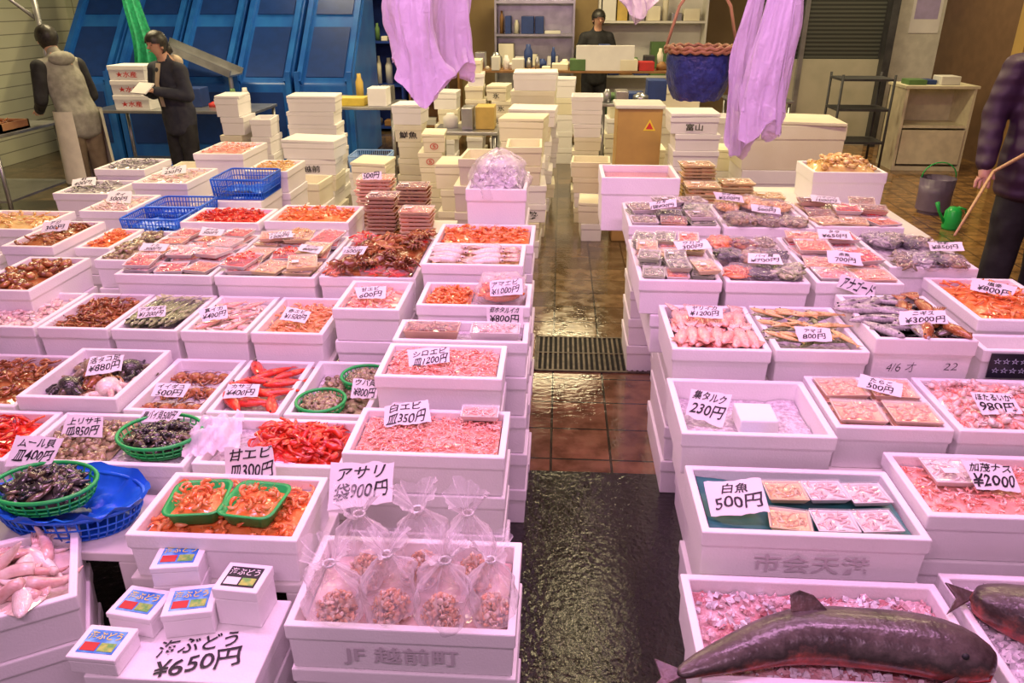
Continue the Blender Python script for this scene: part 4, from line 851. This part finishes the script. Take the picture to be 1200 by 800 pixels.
mb=MB();mb.tube([(0,0,0),(0,0,.02),(0,0,.16),(0,0,.2)],[.07,.075,.07,.04],16);o=ob('watering_can',mb.mesh('watering_can',GREEN),(3.56,7.0,0),(0,0,0),'small green plastic watering can on the tiled floor','watering can')
t=MB();t.tube([(-.06,0,.05),(-.13,0,.16),(-.16,0,.24)],[.015,.012,.02],8);ob('spout',t.mesh('spout',GREEN),parent=o)
t=MB();t.tube([(.06,0,.05),(.12,0,.1),(.10,0,.18),(.03,0,.2)],.01,8);ob('handle',t.mesh('handle',GREEN),parent=o)
mb=MB();mb.tube([(-.3,0,.02),(0,.1,.02),(.3,0,.02),(.4,-.3,.02),(.2,-.5,.02)],.015,8);ob('hose',mb.mesh('hose',mat('hose_green',(.02,.25,.15),None,.4)),(-4.7,5.9,0),(0,0,0),'green rubber hose on the wet floor','hose')
# ================= HANGING THINGS
def hangbag(x,y,z0,z1,w,seed,label,grp):
    q=random.Random(seed);mb=MB()
    def f(u,v):
        a=u*2*pi;t=v
        nn=noise.noise(Vector((math.cos(a)*1.5+seed,math.sin(a)*1.5,t*2.5)))
        r=w/2*(.14+.86*(1-t)**.45)*(1+.12*math.sin(a*4+seed+2*t)+.05*math.sin(a*11+seed*2+5*t)+.5*nn)
        crumple=.009*noise.noise(Vector((math.cos(a)*5,math.sin(a)*5,t*7+seed)))
        zz=z0+(z1-z0)*t+(1-t)**4*(.05*math.sin(a*2+seed)+.04*nn)
        return (r*math.cos(a)+.02*math.sin(t*5+seed)+crumple,r*math.sin(a)*.55+crumple,zz+crumple)
    mb.grid(90,40,f)
    mb.grid(24,3,lambda u,v:(f(u,0)[0]*(1-v*.9),f(u,0)[1]*(1-v*.9),f(u,0)[2]+.02*v))
    o=ob('hanging_plastic_bag',mb.mesh('hanging_plastic_bag',LILAC),(x,y,0),(0,0,q.uniform(-.3,.3)),label,'plastic bag',grp)
    t=MB()
    for s in(-1,1):t.tube([(s*.012,0,z1-.03),(s*.03,0,z1+.07),(0,0,z1+.14)],[.012,.01,.008],6)
    ob('handle',t.mesh('handle',LILAC),parent=o)
    t=MB();t.tube([(0,0,z1+.13),(0,0,3.3)],.004,5);ob('string',t.mesh('string',DARK),parent=o)
for i,(x,y,z0,w) in enumerate(((-.755,3.95,1.60,.20),(-.645,3.72,1.50,.20),(-.50,3.95,1.58,.20),(-.63,4.18,1.66,.24))):hangbag(x,y,z0,2.12+.03*i,w,i+1,'bunch of thin pale lilac plastic bags hanging on a string','hanging lilac bags')
for i,(x,y,z0,w) in enumerate(((.87,3.86,1.24,.13),(.93,3.68,1.34,.17),(1.02,3.9,1.40,.17))):hangbag(x,y,z0,2.12+.03*i,w,i+9,'long bunch of thin pale lilac plastic bags hanging on a string','hanging lilac bags')
hangbag(.48,5.5,1.82,2.15,.18,33,'pale plastic bags hanging on a string','hanging lilac bags')
o=ob('hanging_basket',None,(.675,4.0,1.45),(0,0,0),'dark blue soft basket with brown wicker rim hanging on ropes','basket')
def prof(v):
    t=min(1,v*2) if v<=.5 else 1-(v-.5)*2
    r=.155*math.sin(min(1,.38+t*.9)*pi/2)**.6;return (r-(.006 if v>.5 else 0),.22*t+(.008 if v>.5 else 0))
mb=MB();mb.grid(60,20,lambda u,v:(prof(v)[0]*math.cos(u*2*pi)*(1+.10*noise.noise(Vector((math.cos(u*6.28)*2,math.sin(u*6.28)*2,prof(v)[1]*14)))),prof(v)[0]*math.sin(u*2*pi),prof(v)[1]+.010*noise.noise(Vector((math.cos(u*6.28)*3,math.sin(u*6.28)*3,8)))))
r0=prof(0)[0];mb.add([(r0*math.cos(2*pi*i/24),r0*math.sin(2*pi*i/24),.001) for i in range(24)],[tuple(range(24))])
ob('basket_body',mb.mesh('basket_body',mat('navy_plastic',(.008,.018,.09),(.02,.04,.17),.45,30,.8,50)),parent=o)
for dz,ph in((.225,0),(.240,1.5)):
    t=MB();P=[((.166+.004*math.sin(a*14+ph))*math.cos(a),(.166+.004*math.sin(a*14+ph))*math.sin(a),dz+.005*math.sin(a*21+ph)) for a in [2*pi*i/84 for i in range(84)]];t.tube(P,.010,6,closed=True);ob('wicker_rim',t.mesh('wicker_rim',WOOD),parent=o)
for a in(0,pi):
    t=MB();t.tube([(.168*math.cos(a),.0,.24),(.12*math.cos(a),0,.42),(0,0,.6),(0,0,1.85)],.008,6);ob('rope',t.mesh('rope',mat('tan_rope',(.5,.3,.12),None,.8)),parent=o)
# ================= PEOPLE
def bake(o,m):
    bpy.context.view_layer.update();dg=bpy.context.evaluated_depsgraph_get()
    m2=bpy.data.meshes.new_from_object(o.evaluated_get(dg));o.modifiers.clear();o.data=m2
    m2.materials.clear();m2.materials.append(m);m2.polygons.foreach_set('use_smooth',[True]*len(m2.polygons))
def skin(name,V,E,m,parent,lev=2,root=0):
    me=bpy.data.meshes.new(name);me.from_pydata([v[0] for v in V],E,[]);o=ob(name,me,parent=parent)
    s=o.modifiers.new('Skin','SKIN');s.use_smooth_shade=True
    sv=me.skin_vertices[0].data
    for i,v in enumerate(V):
        r=v[1];sv[i].radius=r if isinstance(r,tuple) else (r,r)
    for q in sv:q.use_root=False
    sv[root].use_root=True
    s=o.modifiers.new('Sub','SUBSURF');s.levels=s.render_levels=lev
    bake(o,m);return o
def cloth(name,tubes,m,parent):
    mb=MB()
    for P,rr,sq in tubes:
        P=[Vector(p) for p in P]
        for i in range(len(P)-1):
            n=max(2,int((P[i+1]-P[i]).length/.02))
            for k in range(n+1):
                t=k/n;p=P[i].lerp(P[i+1],t);r=rr[i]*(1-t)+rr[i+1]*t
                mb.ell(p,(r,r*sq,min(r,.075)),16,9)
    o=ob(name,mb.mesh(name,m),parent=parent)
    s=o.modifiers.new('r','REMESH');s.mode='VOXEL';s.voxel_size=.015
    s=o.modifiers.new('s','SMOOTH');s.factor=.6;s.iterations=5
    bake(o,m)
    for v in o.data.vertices:
        c=v.co;k=noise.noise(Vector((c.x*9,c.y*9,c.z*6+3)))*.010+noise.noise(Vector((c.x*20,c.y*20,c.z*14)))*.006
        c.x+=k;c.y+=k
    return o
def person(loc,rz,label,lean=.05,eL=(.26,-.05,1.12),hL=(.2,-.3,1.0),eR=(-.26,-.05,1.12),hR=(-.2,-.3,1.0),top=None,sleeve=None,pants=None,hood=None,apron=None,scale=1,hairlong=False,hd=(0,-.06),shoe=DARK,width=1):
    r=ob('person',None,loc,(0,0,rad(rz)),label,'person');r.scale=(scale,)*3
    sh=.165*width;ly=-lean
    V=[((0,0,.90),.10)];E=[]
    def add(co,rr,p):
        V.append((co,rr));E.append((p,len(V)-1));return len(V)-1
    w=add((0,ly*.3,1.05),.09,0);c=add((0,ly*.7,1.25),.10,w);nb=add((0,ly,1.37),.06,c);nk=add((0,ly*1.15,1.46),.05,nb)
    hy=hd[1];cy=ly*1.15+hy*.8
    h0=add((0,cy-.005,1.53),(.062,.07),nk);h1=add((0,cy,1.585),(.088,.105),h0);h2=add((0,cy+.012,1.645),(.085,.10),h1);add((0,cy+.012,1.68),(.05,.06),h2)
    for s,e,h in((1,eL,hL),(-1,eR,hR)):
        a=add((s*sh,ly,1.34),.042,nb);b=add(e,.036,a);d=add(h,.026,b)
        dv=(Vector(h)-Vector(e)).normalized();pm=Vector(h)+dv*.05;p=add(tuple(pm),(.034,.02),d)
        sd=dv.cross(Vector((0,0,1)));sd=sd.normalized() if sd.length>.1 else Vector((1,0,0))
        for k in range(4):
            q=pm+dv*.035+sd*(k-1.5)*.019;f1=add(tuple(q),.009,p);add(tuple(q+dv*(.03-.004*abs(k-1.5))+Vector((0,0,-.015))),.008,f1)
        th=add(tuple(pm-dv*.02+sd*s*-.035+Vector((0,-.01,.0))),.010,p);add(tuple(pm+dv*.02+sd*s*-.05+Vector((0,-.01,-.01))),.008,th)
        l=add((s*.09,0,.84),.075,0);k2=add((s*.10,-.01,.47),.048,l);an=add((s*.10,.01,.09),.032,k2);add((s*.11,-.14,.035),.028,an)
    body=skin('body',V,E,SKIN,r,2)
    hv=[v.co for v in body.data.vertices if v.co.z>1.5]
    fy=min(v.y for v in hv);by=max(v.y for v in hv);tz=max(v.z for v in hv);hx=max(abs(v.x) for v in hv);mz=tz-.115
    arms=[([(s*sh*.6,ly,1.35),(s*sh*1.05,ly,1.335),tuple(Vector(e)),tuple(Vector(h)-(Vector(h)-Vector(e))*.02)],[.07,.074,.062,.048],1) for s,e,h in((1,eL,hL),(-1,eR,hR))]
    torso=([(0,.0,.76),(0,.0,.92),(0,ly*.4,1.05),(0,ly*.8,1.24),(0,ly,1.34),(0,ly*1.08,1.41),(0,ly*1.15,1.45)],[v*(1+(width-1)*.6) for v in(.185,.19,.175,.185,.15,.08,.066)],.74)
    diff=sleeve not in(None,top)
    cloth('jacket',[torso]+([(a[0][:2],a[1][:2],1) for a in arms] if diff else arms),top,r)
    if diff:
        for a in arms:cloth('sleeve',[(a[0][1:],[.080]+a[1][2:],1)],sleeve,r)
    cloth('trousers',[([(0,0,.95),(0,0,.82)],[.155,.155],.78)]+[([(s*.07,0,.92),(s*.09,0,.8),(s*.097,-.008,.47),(s*.10,.01,.09)],[.09,.098,.082,.075],1) for s in(-1,1)],pants,r)
    for s in(-1,1):
        mb=MB();mb.ell((s*.105,-.05,.045),(.05,.14,.045),12,8);ob('shoe',mb.mesh('shoe',shoe),parent=r)
    hc=Vector((0,(fy+by)/2+.004,mz+.030));rx=hx+.014;ry=(by-fy)/2+.014;rz_=tz-hc.z+.016
    mb=MB();mb.ell(hc,(rx,ry,rz_),36,28)
    for i,v in enumerate(mb.v):
        z=v[2]
        if z<hc.z:z=hc.z-(hc.z-z)*1.25
        mb.v[i]=(v[0],v[1],z)
    ff=[]
    for p in mb.f:
        ce=sum((Vector(mb.v[i]) for i in p),Vector())/len(p);front=(hc.y-ce.y)/ry
        lim=mz+.034-.02*abs(ce.x)/rx if front>.30 else (mz-.015 if front>-.05 else mz-.085)
        if ce.z>lim:ff.append(p)
    for i,v in enumerate(mb.v):
        k=1.02+.04*noise.noise(Vector((v[0]*40,v[1]*40,v[2]*15)));mb.v[i]=tuple(hc+(Vector(v)-hc)*k)
    mb.f=ff;mb.m=[0]*len(ff)
    if hairlong:mb.tube([(0,by-.005,mz),(0,by+.015,mz-.07),(0,by+.01,mz-.14)],[.055,.055,.02],10)
    ob('hair',mb.mesh('hair',HAIR),parent=r)
    fc=MB();fc.tube([(0,fy+.006,mz+.002),(0,fy-.012,mz-.028),(0,fy+.004,mz-.036)],[.006,.011,.006],8,0);ob('nose',fc.mesh('nose',SKIN),parent=r)
    for s in(-1,1):
        fc=MB();fc.ell((s*.03,fy+.012,mz+.002),(.011,.006,.004),10,6,0);ob('eye',fc.mesh('eye',INK),parent=r)
        fc=MB();fc.tube([(s*.018,fy+.006,mz+.018),(s*.044,fy+.018,mz+.018)],.0025,5);ob('eyebrow',fc.mesh('eyebrow',HAIR),parent=r)
        fc=MB();fc.ell((s*(hx-.002),hc.y-.005,mz-.012),(.012,.018,.028),8,6);ob('ear',fc.mesh('ear',SKIN),parent=r)
    fc=MB();fc.ell((0,fy+.010,mz-.056),(.02,.006,.004),10,6);ob('mouth',fc.mesh('mouth',mat('lips',(.5,.15,.13),None,.4)),parent=r)
    if hood:
        mb=MB();mb.ell((0,ly+.085,1.405),(.12,.065,.065),18,12);ob('hood',mb.mesh('hood',hood),parent=r)
    if apron:
        mb=MB();mb.grid(30,14,lambda u,v:(-(.215+.02*(1-v))*math.sin((u-.5)*5.0),-(.175+.03*(1-v))*math.cos((u-.5)*5.0)-.01+.01*math.sin(u*34)*(1-v),.30+.66*v));ob('apron',mb.mesh('apron',apron),parent=r)
    return r
GREY=mat('grey_fleece',(.34,.33,.28),(.26,.25,.21),.9,20);NAVY=mat('navy_cloth',(.02,.022,.04),(.035,.035,.05),.8,15);BLK=mat('black_cloth',(.012,.012,.014),(.025,.025,.028),.8,12)
BEIGE=mat('beige_cloth',(.62,.5,.36),(.5,.4,.28),.85,8)
PURP=bpy.data.materials.new('purple_quilted_nylon');PURP.use_nodes=True;nt=PURP.node_tree;bb=nt.nodes['Principled BSDF'];tc=nt.nodes.new('ShaderNodeTexCoord');wv=nt.nodes.new('ShaderNodeTexWave');wv.bands_direction='Z';wv.inputs['Scale'].default_value=4;wv.inputs['Distortion'].default_value=1.2
bb.inputs['Base Color'].default_value=(.042,.016,.045,1);bp=nt.nodes.new('ShaderNodeBump');bp.inputs['Distance'].default_value=.012;bp.inputs['Strength'].default_value=.7
nt.links.new(tc.outputs['Object'],wv.inputs[0]);nt.links.new(wv.outputs['Fac'],bp.inputs['Height']);nt.links.new(bp.outputs[0],bb.inputs['Normal']);bb.inputs['Roughness'].default_value=.55
person((-4.5,7.2,0),-120,'person in grey hooded sweatshirt with black sleeves working at bench',.17,(.24,-.14,1.06),(.15,-.40,.94),(-.24,-.14,1.06),(-.12,-.40,.94),GREY,BLK,mat('khaki_cloth',(.22,.17,.11),(.16,.12,.08),.9,8),GREY,mat('cream_apron',(.78,.74,.60),None,.7),1.0,False,(0,-.10))
o=person((-3.68,7.5,0),-25,'person in dark jacket standing and writing in a notebook',.05,(.25,-.06,1.10),(.08,-.28,1.16),(-.25,-.06,1.10),(-.08,-.27,1.15),NAVY,NAVY,BLK,BEIGE,None,.97,True,(0,-.09))
mb=MB();mb.add([(-.035,-.142,1.40),(.035,-.142,1.40),(.03,-.196,1.22),(.028,-.165,1.0),(-.028,-.165,1.0),(-.03,-.196,1.22)],[(0,5,2,1),(5,4,3,2)]);ob('shirt_front',mb.mesh('shirt_front',BEIGE),parent=o)
mb=MB();mb.box(-.10,.10,-.07,.07,0,.012,0,Matrix.Rotation(rad(35),4,'X'));ob('notebook',mb.mesh('notebook',PAPER,False),(-3.82,7.17,1.15),(0,0,rad(-25)),'open white notebook held in both hands','notebook')
person((.50,12.0,0),15,'dark haired person in dark clothes behind the rear counter',.05,top=BLK,pants=BLK,scale=1.05)
person((2.80,4.62,0),168,'person in dark purple quilted coat seen from behind',.03,(.28,.0,1.12),(.30,.12,.90),(-.28,.0,1.12),(-.22,-.25,.98),PURP,PURP,BLK,PURP,None,1.16,False,(0,-.05),DARK,1.25)
mb=MB();mb.tube([(2.03,3.93,.80),(2.2,4.15,.90),(2.43,4.46,1.02),(2.62,4.40,1.18)],[.006,.008,.01,.012],8);ob('walking_stick',mb.mesh('walking_stick',mat('stick_wood',(.6,.38,.18),None,.5)),(0,0,0),(0,0,0),'thin wooden stick held above the shellfish','stick')
# ================= SETTING
def floor_mat():
    m=bpy.data.materials.new('wet_floor');m.use_nodes=True;nt=m.node_tree;b=nt.nodes['Principled BSDF'];L=nt.links.new;N=nt.nodes.new
    tc=N('ShaderNodeTexCoord');sp=N('ShaderNodeSeparateXYZ');L(tc.outputs['Object'],sp.inputs[0])
    def brick(c1,c2,mo,s,ms=.006):
        br=N('ShaderNodeTexBrick');br.offset=0;br.inputs['Scale'].default_value=1;br.inputs['Brick Width'].default_value=s;br.inputs['Row Height'].default_value=s;br.inputs['Mortar Size'].default_value=ms
        br.inputs['Color1'].default_value=(*c1,1);br.inputs['Color2'].default_value=(*c2,1);br.inputs['Mortar'].default_value=(*mo,1);L(tc.outputs['Object'],br.inputs['Vector']);return br
    br=brick((.27,.12,.06),(.18,.085,.045),(.04,.025,.018),.27);b2=brick((.20,.13,.065),(.12,.085,.048),(.025,.02,.012),.27);br3=brick((.42,.22,.08),(.30,.17,.07),(.10,.06,.04),.2,.008)
    n=N('ShaderNodeTexNoise');n.inputs['Scale'].default_value=120;n.inputs['Detail'].default_value=6;L(tc.outputs['Object'],n.inputs['Vector'])
    cr=N('ShaderNodeValToRGB');cr.color_ramp.elements[0].color=(.004,.004,.004,1);cr.color_ramp.elements[1].color=(.06,.042,.025,1);cr.color_ramp.elements[0].position=.48;cr.color_ramp.elements[1].position=.72;L(n.outputs['Fac'],cr.inputs[0])
    def gt(src,val):
        q=N('ShaderNodeMath');q.operation='GREATER_THAN';q.inputs[1].default_value=val;L(src,q.inputs[0]);return q.outputs[0]
    isT=gt(sp.outputs['Y'],2.87)
    m1=N('ShaderNodeMix');m1.data_type='RGBA';L(isT,m1.inputs[0]);L(cr.outputs[0],m1.inputs[6]);L(br.outputs[0],m1.inputs[7])
    m2=N('ShaderNodeMix');m2.data_type='RGBA';L(gt(sp.outputs['Y'],4.35),m2.inputs[0]);L(m1.outputs[2],m2.inputs[6]);L(b2.outputs[0],m2.inputs[7])
    n3=N('ShaderNodeTexNoise');n3.inputs['Scale'].default_value=9;n3.inputs['Detail'].default_value=8;L(tc.outputs['Object'],n3.inputs['Vector'])
    m3=N('ShaderNodeMix');m3.data_type='RGBA';L(gt(sp.outputs['X'],2.0),m3.inputs[0]);L(m2.outputs[2],m3.inputs[6]);L(br3.outputs[0],m3.inputs[7])
    g=N('ShaderNodeMix');g.data_type='RGBA';g.blend_type='MULTIPLY';g.inputs[0].default_value=.75;L(m3.outputs[2],g.inputs[6]);c2=N('ShaderNodeValToRGB');c2.color_ramp.elements[0].position=.35;c2.color_ramp.elements[0].color=(.3,.28,.25,1);c2.color_ramp.elements[1].position=.6;c2.color_ramp.elements[1].color=(1,1,1,1);L(n3.outputs['Fac'],c2.inputs[0]);L(c2.outputs[0],g.inputs[7]);L(g.outputs[2],b.inputs['Base Color'])
    r=N('ShaderNodeMapRange');r.inputs[1].default_value=.4;r.inputs[2].default_value=.65;r.inputs[3].default_value=.03;r.inputs[4].default_value=.16;L(n3.outputs['Fac'],r.inputs[0]);L(r.outputs[0],b.inputs['Roughness'])
    bs=N('ShaderNodeMath');bs.operation='MULTIPLY_ADD';bs.inputs[1].default_value=-.26;bs.inputs[2].default_value=.40;L(isT,bs.inputs[0])
    nb=N('ShaderNodeTexNoise');nb.inputs['Scale'].default_value=38;nb.inputs['Detail'].default_value=4;L(tc.outputs['Object'],nb.inputs['Vector'])
    bp=N('ShaderNodeBump');bp.inputs['Distance'].default_value=.010;L(bs.outputs[0],bp.inputs['Strength']);L(nb.outputs['Fac'],bp.inputs['Height']);L(bp.outputs[0],b.inputs['Normal'])
    b.inputs['Specular IOR Level'].default_value=1.0
    return m
def struct(name,x0,x1,y0,y1,z0,z1,m):
    mb=MB();mb.box(x0,x1,y0,y1,z0,z1);return ob(name,mb.mesh(name,m,False),kind='structure')
struct('floor',-7,5.6,-1,13.2,-.1,0,floor_mat())
struct('wall_back',-7,5.6,13,13.2,0,3.3,mat('ochre_wall',(.42,.30,.14),(.32,.23,.1),.7,1.5))
def tilem(name,c1,c2,mo,s):
    m=bpy.data.materials.new(name);m.use_nodes=True;nt=m.node_tree;b=nt.nodes['Principled BSDF'];tc=nt.nodes.new('ShaderNodeTexCoord');br=nt.nodes.new('ShaderNodeTexBrick');mp=nt.nodes.new('ShaderNodeMapping');mp.inputs['Rotation'].default_value=(rad(90),0,0)
    br.offset=0;br.inputs['Scale'].default_value=1;br.inputs['Brick Width'].default_value=s;br.inputs['Row Height'].default_value=s;br.inputs['Mortar Size'].default_value=.006
    br.inputs['Color1'].default_value=(*c1,1);br.inputs['Color2'].default_value=(*c2,1);br.inputs['Mortar'].default_value=(*mo,1)
    nt.links.new(tc.outputs['Object'],mp.inputs[0]);nt.links.new(mp.outputs[0],br.inputs[0]);nt.links.new(br.outputs[0],b.inputs['Base Color']);b.inputs['Roughness'].default_value=.25;return m
struct('wall_left',-7,-6.85,-1,13,0,3.3,tilem('white_tile',(.6,.6,.45),(.55,.57,.42),(.25,.25,.2),.15))
struct('wall_tiled',-6.85,-4.9,11.2,11.35,0,3.3,tilem('green_white_tile',(.62,.66,.45),(.55,.6,.4),(.3,.32,.2),.15))
struct('wall_right',5.3,5.6,-1,13,0,3.3,mat('brown_wall',(.16,.09,.05),None,.6))
struct('ceiling',-7,5.6,-1,13.2,3.3,3.4,mat('grey_ceiling',(.4,.4,.38),None,.8))
def stripes():
    m=bpy.data.materials.new('dark_shutter');m.use_nodes=True;nt=m.node_tree;b=nt.nodes['Principled BSDF'];tc=nt.nodes.new('ShaderNodeTexCoord');w=nt.nodes.new('ShaderNodeTexWave');w.bands_direction='Z';w.inputs['Scale'].default_value=6
    cr=nt.nodes.new('ShaderNodeValToRGB');cr.color_ramp.elements[0].color=(.02,.022,.02,1);cr.color_ramp.elements[1].color=(.08,.085,.075,1);nt.links.new(tc.outputs['Object'],w.inputs[0]);nt.links.new(w.outputs['Fac'],cr.inputs[0]);nt.links.new(cr.outputs[0],b.inputs['Base Color']);b.inputs['Roughness'].default_value=.4;return m
struct('wall_shutter',2.7,4.35,11.5,11.6,1.15,3.3,stripes())
struct('wall_low_panel',2.7,4.35,11.45,11.6,0,1.15,mat('grey_panel',(.45,.42,.33),(.38,.36,.28),.5,3))
struct('trim_1',3.25,3.31,11.38,11.45,0,3.3,STEEL)
struct('trim_2',4.35,4.45,11.3,11.6,0,3.3,DARK)
struct('door_1',4.45,5.3,11.9,11.96,0,3.0,mat('white_door',(.70,.68,.60),None,.4))
struct('trim_3',4.62,4.80,8.5,8.7,0,3.3,mat('ochre_pillar',(.5,.33,.1),(.42,.28,.09),.5,3))
mb=MB();mb.box(-.2,.2,-.005,.005,-.28,.28);o=ob('poster',mb.mesh('poster',PAPER,False),(5.05,11.894,1.75),(0,0,0),'white poster with pale purple block on a door','poster')
mb=MB();mb.box(-.16,.16,-.007,-.0055,-.1,.2);ob('poster_print',mb.mesh('pp',mat('lilac_print',(.5,.42,.7),None,.5),False),parent=o)
mb=MB();n=22
mb.box(-.33,.33,-.24,-.225,0,.008);mb.box(-.33,.33,.225,.24,0,.008);mb.box(-.33,-.318,-.24,.24,0,.008);mb.box(.318,.33,-.24,.24,0,.008);mb.box(-.33,.33,-.006,.006,0,.008)
for i in range(n):
    x=-.31+.62*i/(n-1);mb.box(x-.006,x+.006,-.23,.23,.001,.007)
o=ob('drain_grate',mb.mesh('drain_grate',mat('rust_steel',(.16,.13,.10),(.08,.065,.05),.4,20,metal=.6),False),(.22,4.1,.001),(0,0,0),'dark steel drain grate set in the aisle floor','drain')
mb=MB();mb.box(-.32,.32,-.235,.235,0,.0006);ob('drain_shade',mb.mesh('drain_shade',mat('drain_shade_black',(.004,.004,.004),None,.9),False),parent=o)  # flat black sheet; the shade below the grate is put into its colour
# ================= LIGHTS
def area(x,y,z,sx,sy,e,c,rot=(0,0,0)):
    l=bpy.data.lights.new('a','AREA');l.shape='RECTANGLE';l.size=sx;l.size_y=sy;l.energy=e;l.color=c
    o=bpy.data.objects.new('lamp_or_fill',l);o.location=(x,y,z);o.rotation_euler=rot;C.objects.link(o)
PKC=(1,.45,.90)
area(-1.1,1.8,3.0,1.4,.2,34,PKC);area(-1.2,2.9,3.0,1.6,.2,21,(1,.56,.86));area(1.0,1.8,3.0,1.3,.2,33,PKC);area(1.1,3.0,3.0,1.3,.2,16,(1,.56,.86))
area(-.2,-.3,2.95,2.4,.25,46,(1,.55,.86),(rad(40),0,0))  # added fill light, no real lamp; brightens box faces toward the camera
WM=(1,.81,.46)
for x,y,e in((-3.3,4.5,50),(-.9,4.9,30),(.9,5.1,27),(2.6,5,32),(-4.5,8,76),(-1.2,8,70),(1.8,8,62),(0,10.8,60),(-3,11,60),(4,10.2,44)):area(x,y,3.15,1.2,.3,e,WM)
w=bpy.data.worlds.new('w');SC.world=w;w.use_nodes=True;w.node_tree.nodes['Background'].inputs[0].default_value=(.95,.68,.82,1);w.node_tree.nodes['Background'].inputs[1].default_value=.28
# ================= CAMERA
cd=bpy.data.cameras.new('cam');cd.lens=27;cd.sensor_width=36;co=bpy.data.objects.new('cam',cd);co.location=(0,0,1.9);co.rotation_euler=(rad(66),0,rad(3.4));C.objects.link(co);SC.camera=co;cd.clip_start=.05
try:
    SC.view_settings.view_transform='Standard';SC.view_settings.exposure=0
except Exception as e:print(e)
